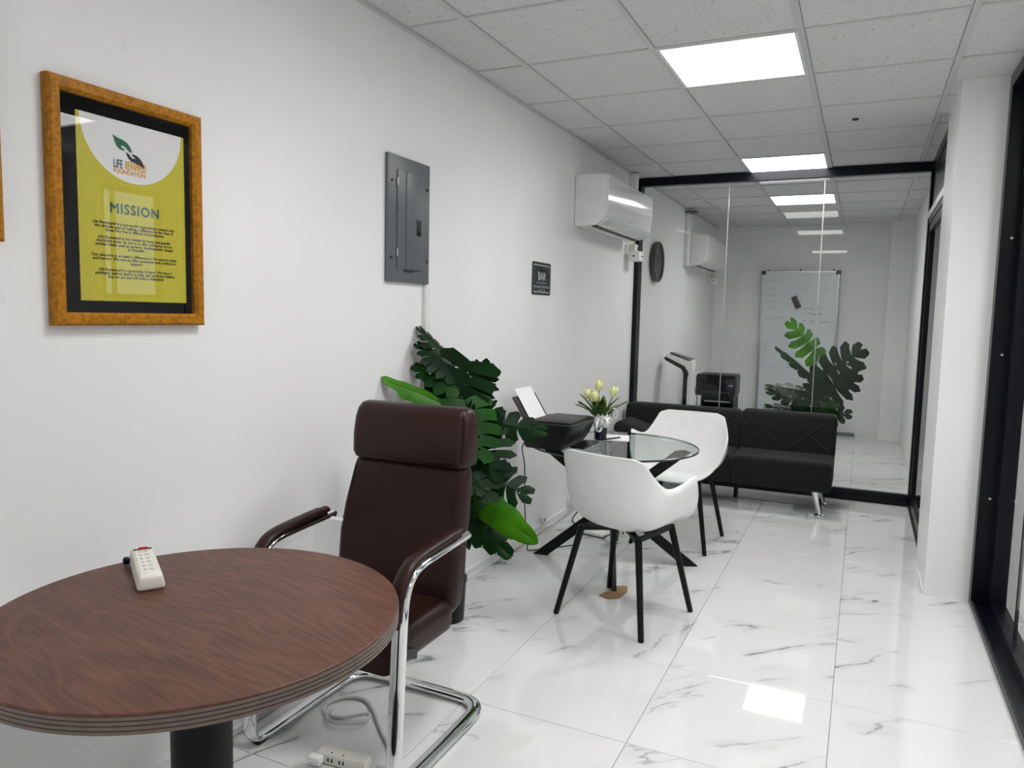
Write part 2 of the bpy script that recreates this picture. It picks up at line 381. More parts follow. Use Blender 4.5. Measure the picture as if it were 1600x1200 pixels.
# ------------------------------------------------------------------ room shell
def shell(name, *b, m=WALL, kind=True):
    o = MB().box(*b).build(name, m); o['kind'] = 'structure'; return o
X_R, Y_F, Y_B = 4.40, -4.64, 7.31      # outer shell: corridor wall, wall behind camera, back wall
PY0, PY1 = 3.585, 3.645                # glass partition
floor = shell('floor', -.1, X_R+.1, Y_F-.1, Y_B+.1, -.12, -.004, m=GROUT)
ceiling = shell('ceiling', -.1, X_R+.1, Y_F-.1, Y_B+.1, H+.10, H+.2, m=WHITE_TRIM)
shell('wall_left', -.1, 0, Y_F-.1, Y_B+.1, -.01, H+.1)
shell('wall_back', 0, X_R+.1, Y_B, Y_B+.1, -.01, H+.1)
shell('wall_front', 0, X_R+.1, Y_F-.1, Y_F, -.01, H+.1)
# right-hand wall stub (pillar) between the two glazed openings, and the back room's right wall with its pilaster
shell('wall_pillar', 2.167, 2.95, 1.575, 2.20, -.01, H+.1)
shell('wall_right', 2.26, 2.36, 3.67, Y_B, -.01, H+.1)
shell('wall_pilaster', 2.035, 2.26, 7.10, Y_B, -.01, H+.1)
# corridor outer wall with a window opening (daylight)
WY0, WY1, WZ0, WZ1 = 1.78, 2.42, 1.46, 2.47
cw = MB()
cw.box(X_R, X_R+.1, Y_F, WY0, -.01, H+.1); cw.box(X_R, X_R+.1, WY1, Y_B, -.01, H+.1)
cw.box(X_R, X_R+.1, WY0, WY1, -.01, WZ0); cw.box(X_R, X_R+.1, WY0, WY1, WZ1, H+.1)
struct(cw.build('wall_corridor', WALL))
w3 = struct(MB().box(X_R+.01, X_R+.07, WY0, WY0+.04, WZ0, WZ1).box(X_R+.01, X_R+.07, WY1-.04, WY1, WZ0, WZ1)
            .box(X_R+.01, X_R+.07, WY0, WY1, WZ0, WZ0+.04).box(X_R+.01, X_R+.07, WY0, WY1, WZ1-.04, WZ1)
            .box(X_R+.02, X_R+.06, WY0+.13, WY0+.155, WZ0, WZ1).build('window_3', BLACK_AL))
MB().box(X_R+.035, X_R+.041, WY0+.04, WY1-.04, WZ0+.04, WZ1-.04).build('pane', PANE, w3)
shell('ground', X_R+.1, 30, -20, 30, -3.2, -3.1, m=CONCRETE)

# floor tiles, 0.6 m, each its own piece
FX, FY, T = -.018, .162, .60
tile_cache = {}
def floor_tile(x0, x1, y0, y1):
    k = (round(x1-x0,3), round(y1-y0,3)); g = .0011
    cx, cy = (x0+x1)/2, (y0+y1)/2
    if k not in tile_cache:
        a, b = k[0]/2-g, k[1]/2-g; c = .0012
        mb = MB().loft([[(-a,-b,-.008),(a,-b,-.008),(a,b,-.008),(-a,b,-.008)], [(-a,-b,-c),(a,-b,-c),(a,b,-c),(-a,b,-c)],
                        [(-a+c,-b+c,0),(a-c,-b+c,0),(a-c,b-c,0),(-a+c,b-c,0)]])
        o = mb.build('floor_tile', MARBLE, floor); tile_cache[k] = o.data
    else:
        o = bpy.data.objects.new('floor_tile', tile_cache[k]); COL.objects.link(o); o.parent = floor
    o.location = (cx, cy, 0)
xs = [0]+[FX+T*i for i in range(1, 8)]+[X_R]
ys = [Y_F]+[FY+T*j for j in range(-7, 12)]+[Y_B]
for i in range(len(xs)-1):
    for j in range(len(ys)-1):
        floor_tile(xs[i], xs[i+1], ys[j], ys[j+1])

# suspended ceiling: runners, cross tees, tiles
cx_lines = [0]+[GX0+G*i for i in range(7)]+[X_R]
cy_lines = [Y_F]+[G*.998*j for j in range(-7, 12)]+[Y_B]
LIGHT_CELLS = {(2, -2), (2, 1), (2, 5), (2, 8), (2, -7), (5, 0), (5, -2), (5, -5)}  # middle corridor panel is out of view, added to brighten near wall and pillar
light_pos = []
def ceil_piece(name, m, cache, x0, x1, y0, y1, z0, z1):
    k = (name, round(x1-x0,3), round(y1-y0,3))
    if k not in cache:
        a, b = k[1]/2, k[2]/2
        o = MB().box(-a, a, -b, b, 0, z1-z0).build(name, m, ceiling); cache[k] = o.data
    else:
        o = bpy.data.objects.new(name, cache[k]); COL.objects.link(o); o.parent = ceiling
    o.location = ((x0+x1)/2, (y0+y1)/2, z0); return o
cc = {}
for x in cx_lines[1:-1]: ceil_piece('grid_runner', TBAR, cc, x-.0125, x+.0125, Y_F, Y_B, H, H+.030)
for i in range(len(cx_lines)-1):
    for j in range(len(cy_lines)-1):
        x0, x1, y0, y1 = cx_lines[i], cx_lines[i+1], cy_lines[j], cy_lines[j+1]
        a0 = x0 + (.0125 if i else 0); a1 = x1 - (.0125 if i < len(cx_lines)-2 else 0)
        if j: ceil_piece('cross_tee', TBAR, cc, a0, a1, y0-.009, y0+.009, H+.002, H+.030)
        if (i, j-8) in LIGHT_CELLS:
            light_pos.append((i, j-8, (x0+x1)/2, (y0+y1)/2)); continue
        dz = random.choice([.006,.007,.007,.008])
        ceil_piece('ceiling_tile', CTILE, cc, a0+.002, a1-.002, y0+.010, y1-.010, H+dz, H+dz+.016)
struct(MB().box(0, .022, Y_F, Y_B, H-.003, H+.004).build('trim_1', TBAR))
struct(MB().box(0, .012, Y_F, PY0, 0, .055).box(0, .018, Y_F, PY0, 0, .018).build('baseboard_left', WHITE_TRIM))
struct(MB().box(2.158, 2.167, 1.58, 1.92, 0, .02).build('baseboard_right', WHITE_TRIM))

# recessed LED panels
LL = {(2,-2): 'recessed ceiling light panel nearest overhead, just behind the viewer', (2,1): 'bright recessed light panel nearest the viewer above the white tiled floor',
      (2,5): 'recessed light panel just in front of the glass partition beam', (2,8): 'recessed light panel in the back room behind the glass partition',
      (2,-7): 'recessed ceiling light panel by the wall behind the viewer', (5,0): 'corridor ceiling light panel beside the white pillar',
      (5,-2): 'unseen corridor light panel added in mid row to brighten the near left wall', (5,-5): 'corridor ceiling light panel at the near end'}
first = None
for i, j, x, y in light_pos:
    if first is None:
        first = thing('ceiling_light', LL[(i,j)], 'light', (x, y, H), 0, 'recessed ceiling light panels')
        a, b = G/2-.013, G/2-.010; w = .014
        MB().box(-a,a,-b,-b+w,0,.012).box(-a,a,b-w,b,0,.012).box(-a,-a+w,-b+w,b-w,0,.012).box(a-w,a,-b+w,b-w,0,.012).build('light_frame', WHITE_TRIM, first)
        MB().box(-a,a,-b,b,.05,.055).box(-a,-a+.004,-b,b,.012,.05).box(a-.004,a,-b,b,.012,.05).box(-a,a,-b,-b+.004,.012,.05).box(-a,a,b-.004,b,.012,.05).build('light_housing', WHITE_TRIM, first)
        MB().grid(lambda u, v: (-a+w+u*2*(a-w), -b+w+v*2*(b-w), .010+.018*math.sin(PI*v)), 1, 12).build('light_diffuser', LED, first, fix=False)
        ld = bpy.data.lights.new('panel_lamp', 'AREA'); ld.shape = 'SQUARE'; ld.size = G-.06; ld.energy = LAMP_W
        ld.spread = math.radians(LAMP_SPREAD); ld.color = (1.0, .985, .965)
        lo = bpy.data.objects.new('panel_lamp', ld); COL.objects.link(lo); lo.parent = first; lo.location = (0, 0, .004)
    else: dup(first, (x, y, H), 0, LL[(i,j)], 'recessed ceiling light panels')
# small ceiling fixture mark
tag(MB().lathe([(.0,-.004),(.016,-.004),(.018,0),(.018,.010),(0,.010)], 12, (1.69,2.16,H+.002)).build('ceiling_hook', DARK_GREY), 'small dark fitting on the ceiling tile right of the lights', 'fitting')

# glass partition (window_1)
win1 = struct(MB().box(0, 2.26, PY0, PY1, 2.495, H).build('window_1', BLACK_AL))
MB().box(0, .038, 3.53, PY1, 0, 2.495).build('post', BLACK_AL, win1)
MB().box(.038, 2.19, PY0+.01, PY1, 0, .088).box(.038, 2.19, PY0, PY1, .0, .05).build('bottom_rail', BLACK_AL, win1)
jx = [.040, .751, 1.469, 2.188]
for a, b in zip(jx[:-1], jx[1:]):
    MB().box(a+.003, b-.003, 3.612, 3.622, .088, 2.495).build('glass_pane', PANE, win1)
for a in jx[1:-1]:
    MB().box(a-.003, a+.003, 3.611, 3.623, .088, 2.495).build('glass_joint', GLASSEDGE, win1)

# sliding glass door in the right side, beside the partition (door_1)
door = struct(MB().box(2.19, 2.26, 2.20, 3.67, 2.50, H).box(2.185, 2.27, 3.585, 3.67, 0, 2.50).box(2.19, 2.26, 2.20, 2.262, 0, 2.50).build('door_1', BLACK_AL))
MB().box(2.205, 2.245, 2.262, 3.585, 2.20, 2.50).build('transom_panel', BLACK_AL, door)
MB().box(2.182, 2.205, 2.262, 3.585, 2.150, 2.200).build('silver_header', SILVER, door)
MB().box(2.190, 2.240, 2.262, 3.585, 2.115, 2.150).build('header_track', BLACK_AL, door)
MB().box(2.185, 2.26, 2.20, 3.585, 0, .018).box(2.20, 2.206, 2.20, 3.585, .018, .028).build('floor_track', DARK_GREY, door)
MB().box(2.188, 2.232, 2.265, 2.345, .03, 2.115).box(2.196,2.232, 3.50,3.56,.03,2.115).box(2.196,2.232,2.345,3.50,.03,.10).box(2.196,2.232,2.345,3.50,2.05,2.115).build('leaf_frame', BLACK_AL, door)
MB().box(2.210, 2.218, 2.345, 3.50, .10, 2.05).build('leaf_glass', PANE, door)

# right-hand glazed wall beside the viewer (window_2)
GX = 2.365
w2 = struct(MB().box(GX, 2.50, 1.50, 1.572, 0, 2.50).build('window_2', BLACK_AL))
MB().box(GX, 2.50, Y_F, 1.572, 2.50, H).build('head_rail', BLACK_AL, w2)
MB().box(GX, GX+.012, Y_F, 1.50, 0, .030).build('track_lip', DARK_GREY, w2)
MB().box(GX+.012, 2.435, Y_F, 1.50, 0, .014).build('floor_track', BLACK_AL, w2)
MB().box(2.435, 2.50, Y_F, 1.50, 0, .055).build('bottom_rail', BLACK_AL, w2)
MB().box(2.435, 2.50, 1.42, 1.50, .055, 2.50).build('inner_jamb', BLACK_AL, w2)
for z in (.55, 1.25, 1.8): MB().lathe([(0,0),(.006,0),(.006,.004),(0,.004)], 8).build('screw', SILVER, w2).matrix_local = Matrix.Translation((2.41,1.499,z)) @ Matrix.Rotation(PI/2,4,'X')
yj = [1.42, .98, -.2, -1.4, -2.6, -3.8, Y_F]
for a, b in zip(yj[:-1], yj[1:]):
    MB().box(2.462, 2.472, b+.003, a-.003, .055, 2.50).build('glass_pane', PANE, w2)
for a in yj[1:-1]:
    MB().box(2.460, 2.474, a-.003, a+.003, .03, 2.50).build('glass_edge', TABLEEDGE, w2)

# ------------------------------------------------------------------ framed posters
def frame(name, label, y0, y1, z0, z1, bw=.033, depth=.03, full=True, inset=.055):
    f = thing(name, label, 'picture', (0, (y0+y1)/2, (z0+z1)/2))
    a, h = (y1-y0)/2, (z1-z0)/2
    xs_ = [(.002, 0), (depth*.8, 0), (depth, .006), (depth, bw-.008), (depth*.72, bw)]
    corners = [(-a,-h,1,1), (a,-h,-1,1), (a,h,-1,-1), (-a,h,1,-1)]
    for i in range(4):
        c, d = corners[i], corners[(i+1) % 4]
        r = [[(x, q[0]+q[2]*t, q[1]+q[3]*t) for x, t in xs_]+[(.002, q[0]+q[2]*bw, q[1]+q[3]*bw)] for q in (c, d)]
        MB().loft(r).build('frame_rail', GOLD, f)
    MB().box(.003, .010, -a+bw, a-bw, -h+bw, h-bw).build('mat_board', MATBOARD, f)
    MB().box(.0185, .0205, -a+bw-.002, a-bw+.002, -h+bw-.002, h-bw+.002).build('glass_pane', PICGLASS, f)
    return f
fr = frame('picture_frame', 'gold framed yellow and white mission statement poster on the left wall', -1.540, -1.085, 1.340, 1.942)
fy, fz = -1.3125, 1.641
pa, pb, pc, pd = -1.462-fy, -1.138-fy, 1.404-fz, 1.874-fz
poster = MB().box(.010, .0112, pa, pb, pc, pd).build('poster_sheet', POSTER, fr)
ccx = (pa+pb)/2; rr = .153
disc = [(ccx+rr*math.cos(PI+PI*i/40), pd+rr*1.02*math.sin(PI+PI*i/40)) for i in range(41)]
MB().prism(disc, 'x', .0112, .0115).build('white_disc', PRINTWHITE, poster)
XT = .0118
wall_text('title_lettering', INK_TEAL, poster, ccx+.0, 1.664-fz, XT, body='MISSION', size=.036, bold=.0011, spacing=1.14)
body = ("Life Revamped is a non-profit organisation created with\nthe ultimate goal of making a difference in the lives of\nthose who live in difficult circumstances.\n\n"
        "Life Revamped is not limited to being one specific\ncharitable cause. Its aim is to offer assistance across\nvarious needs, such as poverty, homelessness, hunger\nor ill-health.\n\n"
        "Our objective is to make a difference in the country today\nand forever. We vow to offer passionate and continuous\nsupport.\n\n"
        "Life Revamped is a generosity of spirit. We have a\nprofound, natural desire to help, and we firmly believe\nthat we can and will make a difference.")
wall_text('body_lettering', INK_BLACK, poster, ccx, 1.612-fz, XT, body=body, size=.0108, bold=.00022, spacing=1.02, line=.86)
wall_text('logo_lettering_dark', INK_TEAL, poster, -1.362-fy, 1.7775-fz, XT, body='LIFE', size=.031, bold=.0005, sx=.52, align='LEFT')
wall_text('logo_lettering_orange', INK_ORANGE, poster, -1.327-fy, 1.7775-fz, XT, body='REVAMPED', size=.031, bold=.0006, sx=.415, align='LEFT')
wall_text('logo_lettering_lower', INK_ORANGE, poster, -1.362-fy, 1.7515-fz, XT, body='FOUNDATION', size=.0155, bold=.0005, sx=.93, align='LEFT')
def logo(pts, name, m):     # px offsets of the emblem in metres from its top-left corner
    MB().prism([(-1.362-fy+a, 1.836-fz-b) for a, b in pts], 'x', .0115, .0119).build(name, m, poster)
logo([(0,0),(.014,.006),(.030,.009),(.042,.014),(.050,.022),(.055,.031),(.057,.037),(.053,.037),(.050,.034),(.051,.038),(.047,.036),(.044,.033),(.040,.030),(.035,.026),(.028,.024),
      (.023,.026),(.028,.030),(.034,.033),(.036,.036),(.028,.036),(.018,.034),(.010,.027),(.004,.014)], 'emblem_leaf_hand', INK_GREEN)
logo([(.036,.038),(.040,.041),(.041,.038),(.045,.043),(.046,.040),(.050,.046),(.056,.051),(.062,.052),(.066,.050),(.060,.047),(.055,.042),(.058,.040),(.070,.042),(.080,.048),(.087,.056),(.092,.066),(.093,.072),
      (.080,.067),(.066,.063),(.052,.060),(.044,.053)], 'emblem_dark_hand', INK_BLACK)
fr2 = frame('picture_frame', 'gold wooden picture frame cut off at the left edge of the view', -2.140, -1.650, 1.532, 2.134)
MB().box(.010, .0112, -.16, .16, -.23, .23).build('poster_sheet', POSTER, fr2)

# ------------------------------------------------------------------ electrical panel and conduit
ep = thing('electrical_panel', 'grey metal breaker panel with hinged door on the left wall', 'electrical panel', (0, .033, 1.517))
MB().rbox(.001, .016, -.163, .163, 0, .523, .004, 2).build('cover_plate', PANELGREY, ep, 40)
d = MB().rbox(.016, .021, -.098, .104, .055, .466, .003, 2).build('panel_door', PANELGREY, ep, 40)
MB().rbox(.021, .0245, -.034, .090, .058, .463, .003, 2).build('raised_panel', PANELGREY, d, 40)
MB().rbox(.0245, .027, .044, .079, .205, .273, .006, 2).build('latch', PANELDARK, d, 40)
MB().rbox(.027, .030, .055, .072, .212, .232, .003, 2).build('latch_button', BLACK_PL, d, 40)
for z in (.11, .40): MB().tube([(.0215,-.098,z),(.0215,-.098,z+.03)], .003, 8).build('hinge', SILVER, d)
MB().box(.016, .020, -.04, .03, .046, .053).build('door_pull', PANELDARK, d)
for y, z in ((-.135,.10),(-.135,.415),(.14,.10),(.14,.415)):
    MB().tube([(.0155,y,z),(.0195,y,z)], .006, 10).build('cover_screw', PANELDARK, ep)
cd = tag(MB().rbox(0, .020, .168, .205, .06, 1.515, .004, 2).build('cable_trunking', WHITE_TRIM), 'white vertical cable trunking running down from the breaker panel', 'trunking')

# ------------------------------------------------------------------ bar sign
bs = thing('bar_sign', 'small black tin sign lettered BAR on the left wall', 'sign', (0, 1.522, 1.612))
MB().loft([[(x, p[0], p[1]) for p in rrect(.282,.196,.014)] for x in (.001,.005)]).build('sign_plate', SIGNBLACK, bs)
plate = bs.children[0]
for z in (.080,-.082): MB().box(.005,.0056,-.122,.122,z-.003,z+.003).build('border_line', INK_GREY, plate)
for y in (-.128,.128): MB().box(.005,.0056,y-.0012,y+.0012,-.082,.082).build('border_line', INK_FAINT, plate)
wall_text('lettering', INK_GREY, plate, 0, .045, .0056, body='BAR', size=.066, bold=.0020)
arc = MB(); word = 'LIFE REVAMPED'
for i, ch in enumerate(word):
    if ch == ' ': continue
    t = (i-(len(word)-1)/2)/((len(word)-1)/2); a = -t*.62
    vs, fs = text_mb(ch, .034, bold=.0006)
    R_ = .19; yc, zc = R_*math.sin(-a), -.125+R_*math.cos(a)
    arc.add([(.0056, yc+vx*math.cos(a)-vy*math.sin(a), zc+vx*math.sin(a)+vy*math.cos(a)) for vx, vy, _ in vs], fs)
arc.build('arched_lettering', INK_FAINT, plate, fix=False)
sm = MB(); random.seed(3)
for z, h, y0, y1 in ((-.022,.009,-.08,.08),(-.042,.016,-.115,.115),(-.066,.009,-.06,.06)):
    y = y0
    while y < y1:
        w = random.uniform(.006,.012); sm.box(.005,.0056,y,min(y+w,y1),z-h,z); y += w+.004+(.01 if random.random() < .15 else 0)
sm.build('small_lettering', INK_FAINT, plate)

# ------------------------------------------------------------------ air conditioners, surge plugs, trunking
ac = thing('air_conditioner', 'white wall air conditioner nearer the viewer, in front of the glass partition', 'air conditioner', (0, 2.06, 1.99), 0, 'wall air conditioners')
L_ = 1.13
def ac_ring(y, k=1.0):
    P = [(.001,.006),(.03,.0),(.146,.012),(.208,.046),(.217,.072),(.224,.16),(.227,.25),(.226,.320),(.220,.333),(.205,.339),(.02,.345),(.001,.340)]
    cxm, czm = .11, .17
    return [(max(.001, cxm+(px-cxm)*k), y, czm+(pz-czm)*k) for px, pz in P]
MB().loft([ac_ring(.0,.97), ac_ring(.006,1), ac_ring(L_-.006,1), ac_ring(L_,.97)]).build('body', AC_WHITE, ac, 35)
fp = [(.2215,.062),(.2290,.10),(.2350,.18),(.2375,.25),(.2355,.318),(.2295,.336)]; fi = [(a-.011,b) for a, b in fp]
MB().loft([[(a, y, b) for a, b in fp+fi[::-1]] for y in (.008, L_-.008)]).build('front_panel', AC_WHITE, ac, 50)
MB().loft([[(a, y, b) for a, b in [(.150,.006),(.212,.040),(.233,.068),(.228,.073),(.205,.052),(.148,.018)]] for y in (.07, L_-.05)]).build('louver', AC_WHITE, ac, 30)
MB().loft([[(a, y, b) for a, b in [(.105,.001),(.146,.004),(.150,.012),(.106,.012)]] for y in (.07, L_-.06)]).build('air_slot', PANELDARK, ac)
MB().bar((.165,.10,.0105),(.205,.62,.036),.006,.003).build('louver_vane', WHITE_TRIM, ac)
MB().box(.2280,.2290,.56,.60,.085,.092).build('logo_mark', INK_FAINT, ac); MB().box(.2295,.2312,.74,.80,.105,.109).build('logo_mark', INK_GREY, ac)
ko = MB()
for k in range(6):
    a0 = 2*PI*k/6
    ko.loft([[(.045+.022*math.cos(a)*rr_, -.0006, .065+.022*math.sin(a)*rr_) for rr_ in (1,1.1)] for a in [a0+.13*i for i in range(5)]], cap=False, closed=False)
ko.build('pipe_knockout', INK_FAINT, ac, fix=False)
ac2 = dup(ac, (0, 5.52, 1.955), 0, 'white wall air conditioner in the back room behind the glass', 'wall air conditioners')

def surge(loc, label):
    s = thing('surge_protector', label, 'surge protector', loc, 0, 'surge protectors under the air conditioners')
    MB().rbox(0, .035, -.055, .055, .0, .085, .006, 2).build('wall_socket', WHITE_PL, s, 40)
    MB().rbox(.035, .128, -.065, .065, -.050, .030, .010, 2).build('plug_body', WHITE_PL, s, 40)
    MB().rbox(.035, .085, -.040, .050, .030, .090, .010, 2).build('power_plug', CREAM, s, 40)
    MB().tube([(.080,-.0645,-.01),(.080,-.0675,-.01)], .008, 10).build('indicator', DARK_GREY, s)
    MB().box(.1275,.129,.0,.045,-.014,-.004).build('label_print', INK_BLUE, s)
    MB().box(.084,.087,.015,.025,.045,.065).build('plug_slot', BLACK_PL, s)
    MB().tube([(.06,.005,.088),(.065,.01,.115),(.05,.02,.14)], .006, 8, smooth=4).build('cord', GREYCORD, s, 40)
    return s
sp = surge((0, 3.30, 1.895), 'white plug-in surge protector under the nearer air conditioner')
dup(sp, (0, 6.86, 1.87), 0, 'white plug-in surge protector under the back room air conditioner', 'surge protectors under the air conditioners')
tag(MB().rbox(0,.06,3.30,3.38,2.34,H-.004,.006,2).build('pipe_trunking', WHITE_TRIM), 'short white pipe cover rising to the ceiling behind the nearer air conditioner', 'trunking')
t2 = thing('pipe_trunking', 'tall white pipe cover on the back room wall left of the air conditioner', 'trunking', (0,5.46,1.95))
MB().rbox(0,.05,-.045,.045,0,.56,.006,2).build('cover', WHITE_TRIM, t2, 40); MB().box(0,.12,-.05,.05,.56,.585).build('elbow', PANELGREY, t2)

# wall clock
ck = thing('wall_clock', 'round black wall clock with grey face seen through the partition glass', 'clock', (0, 4.20, 1.905))
def disc_x(mb, prof, n=40): mb.loft([[(x, r*math.cos(2*PI*j/n), r*math.sin(2*PI*j/n)) for j in range(n)] for r, x in prof]); return mb
disc_x(MB(), [(.180,.001),(.188,.02),(.188,.045),(.180,.052),(.166,.048),(.160,.030)]).build('rim', CLOCKRIM, ck, 40)
disc_x(MB(), [(.162,.026),(.162,.031)]).build('face', CLOCKFACE, ck, 40)
MB().bar((.034,0,0),(.034,.05,.06),.008,.003,(1,0,0)).build('hour_hand', INK_BLACK, ck); MB().bar((.036,0,0),(.036,-.09,.09),.006,.003,(1,0,0)).build('minute_hand', INK_BLACK, ck)

# ------------------------------------------------------------------ round wooden table with power strip
TZ = .72; TC = (.500, -1.545); TR = .440
rt = thing('round_table', 'round brown wood-look meeting table with ribbed edge on one column', 'table', (TC[0], TC[1], 0))
MB().lathe([(TR-.004,-.004),(TR,-.0045),(TR,-.001),(TR-.0015,0)], 96, (0,0,TZ)).build('tabletop', WOOD, rt, 30)
e = MB()
for k in range(4):
    z = TZ-.0085-k*.0085
    e.lathe([(TR-.003,z-.004),(TR+.001,z-.003),(TR+.001,z+.003),(TR-.003,z+.004)], 96, cap=False)
e.build('edge_ribs', WOODEDGE, rt, 30)
MB().lathe([(TR-.02,TZ-.040),(TR-.003,TZ-.038),(TR-.003,TZ-.004)], 96).build('edge_core', WOODGROOVE, rt, 30)
MB().lathe([(.066,.02),(.066,TZ-.04)], 40).build('column', BLACK_METAL, rt, 30)
MB().lathe([(.24,0),(.24,.008),(.22,.016),(.07,.022)], 48).build('base_plate', BLACK_METAL, rt, 30)
MB().box(-.2,.2,-.03,.03,TZ-.052,TZ-.040).box(-.03,.03,-.2,.2,TZ-.052,TZ-.040).build('top_bracket', BLACK_METAL, rt)

ps = thing('power_strip', 'white power strip with red switch lying on the brown round table', 'power strip', (.212, -1.452, TZ+.0005), math.atan2(-.144,.218))
def ps_fn(v): return Vector((v.x*1.0, v.y*(.86 if v.z > .02 else 1), v.z))
MB().rbox(-.125,.125,-.031,.031,0,.038,.009,3,fn=ps_fn).build('housing', CREAM, ps, 50)
MB().rbox(-.118,.108,-.021,.021,.034,.0395,.002,1).build('socket_plate', CREAM, ps, 40)
MB().box(-.097,-.085,-.021,.021,.0385,.0405).build('switch_slot', BLACK_PL, ps)
MB().prism([(-.096,.0405),(-.086,.0405),(-.089,.046)], 'y', -.010, .012).build('switch', RED_SW, ps)
for k in range(6):
    x = -.070+k*.030
    MB().box(x-.003,x+.003,-.012,-.006,.0393,.0398).box(x-.004,x-.002,.000,.010,.0393,.0398).box(x+.003,x+.005,.000,.010,.0393,.0398).build('socket_slots', INK_FAINT, ps)
MB().rbox(-.105,-.085,-.046,-.030,.004,.022,.004,1).build('cord_clip', BLACK_PL, ps)

# ------------------------------------------------------------------ brown cantilever chair
ch = thing('cantilever_chair', 'brown leather high-backed office chair on a chrome cantilever frame', 'chair', (.395, -.70, 0))
XW = .272
def back_sec(z, y, w, d, r=.03, dx=0.0): return [(a+dx, y+b, z) for a, b in rrect(w, d, min(r, d*.48), 5)]
def yb(z): return .118+.062*(z-.40)/.67+.02*math.sin((z-.4)/.5*PI)*(1 if z < .9 else 0)
secs = []
for z, w, d, dx in ((.375,.38,.03,-.008),(.385,.44,.07,-.008),(.41,.475,.095,-.010),(.50,.495,.10,-.018),(.60,.495,.10,-.022),(.70,.490,.095,-.012),(.78,.474,.09,.0),(.85,.458,.085,.012),(.868,.450,.075,.014),(.875,.43,.05,.015)):
    secs.append(back_sec(z, yb(z), w, d, .035, dx))
MB().loft(secs).build('backrest', LEATHER, ch, 60)
secs = []
for z, w, d in ((.872,.43,.06),(.880,.452,.10),(.90,.462,.118),(.96,.466,.122),(1.02,.464,.112),(1.05,.458,.095),(1.068,.440,.07),(1.074,.41,.035)):
    secs.append(back_sec(z, yb(min(z,.89))-.006+(z-.88)*.10, w, d, .04, .018))
hr = MB().loft(secs).build('headrest', LEATHER, ch, 60)
MB().tube([(.243,.108,.885),(.246,.113,.96),(.243,.123,1.03),(.232,.130,1.06)], .003, 6, smooth=4).build('piping', LEATHER, hr, 60)
for s in (-1, 1):
    MB().tube([(s*.215-.010,yb(.42)-.043,.42),(s*.222-.020,yb(.55)-.047,.55),(s*.220-.012,yb(.70)-.045,.70),(s*.208+.012,yb(.85)-.040,.85)], .003, 6, smooth=4).build('piping', LEATHER, ch.children[0], 60)
def seat_fn(v):
    z = v.z+.014*(1-(v.x/.23)**2)*(1 if v.z > .38 else 0)
    if v.y < -.17: z -= .06*((-.17-v.y)/.09)**2
    return Vector((v.x, v.y, z))
sb = MB()
rings = []
for i in range(13):
    y = -.262+.36*i/12
    drop = .050*max(0, (-.15-y)/.112)**1.6
    k = .5+.5*min(1, (i/12)*7) if i < 2 else 1
    h = .105*(.55 if i == 0 else (.85 if i == 1 else 1))
    zc = .385-drop*.7
    rings.append([(a*(.94 if i in (0,12) else 1), y, zc+b*(h/.105)+.012*(1-(a/.23)**2)*(b > 0)) for a, b in rrect(.462,.105,.034,5)])
sb.loft(rings).build('seat', LEATHER, ch, 60)
def flat_path(s):
    return [(s*XW,.078,.672),(s*XW,.02,.668),(s*XW,-.10,.662),(s*XW,-.195,.655),(s*XW,-.245,.640),(s*XW,-.278,.600),(s*XW,-.292,.54),(s*XW,-.302,.40),(s*XW,-.312,.22),
            (s*XW,-.322,.075),(s*XW,-.315,.040),(s*XW,-.285,.022),(s*XW,-.20,.0175),(s*XW,0,.0175),(s*XW,.13,.0175)]
def chrome(s):
    return flat_path(s)
fm = MB()
full = chrome(-1)+[(-XW+.012,.190,.0175),(-XW+.045,.228,.0175),(-XW+.100,.240,.0175),(0,.242,.0175),(XW-.100,.240,.0175),(XW-.045,.228,.0175),(XW-.012,.190,.0175)]+chrome(1)[::-1]
fm.tube(full, .013, 14, r2=.026, smooth=5, up=(0,0,1))
fm.build('tube_frame', CHROME, ch, 60)
for s in (-1, 1):
    P = [(s*(XW-.004),.045,.693),(s*(XW-.004),-.02,.690),(s*(XW-.004),-.11,.684),(s*(XW-.004),-.195,.676),(s*(XW-.004),-.248,.658),(s*(XW-.005),-.292,.61),(s*(XW-.008),-.308,.545),(s*(XW-.010),-.305,.500)]
    MB().tube(P, .014, 12, r2=.025, smooth=5, up=(0,0,1), taper=lambda t: 1 if .08 < t < .92 else .8).build('armrest_pad', LEATHER, ch, 60)
    MB().tube([(s*XW,.078,.672),(s*XW,.084,.672)], .0135, 12, r2=.0225, up=(0,0,1)).build('end_cap', CHROME, ch, 60)
    MB().rbox(s*XW-.014, s*XW+.014, -.30, -.25, .0, .012, .003, 1).build('glide', BLACK_PL, ch)
    MB().bar((s*.235,-.16,.36),(s*XW,-.300,.42),.02,.03).build('seat_bracket', BLACK_METAL, ch)
    MB().bar((s*.225,.085,.655),(s*XW,.05,.668),.03,.012).build('arm_bracket', CHROME, ch)
MB().box(-.19,.19,-.18,-.14,.315,.335).box(-.19,.19,.02,.06,.315,.335).build('under_frame', BLACK_METAL, ch)

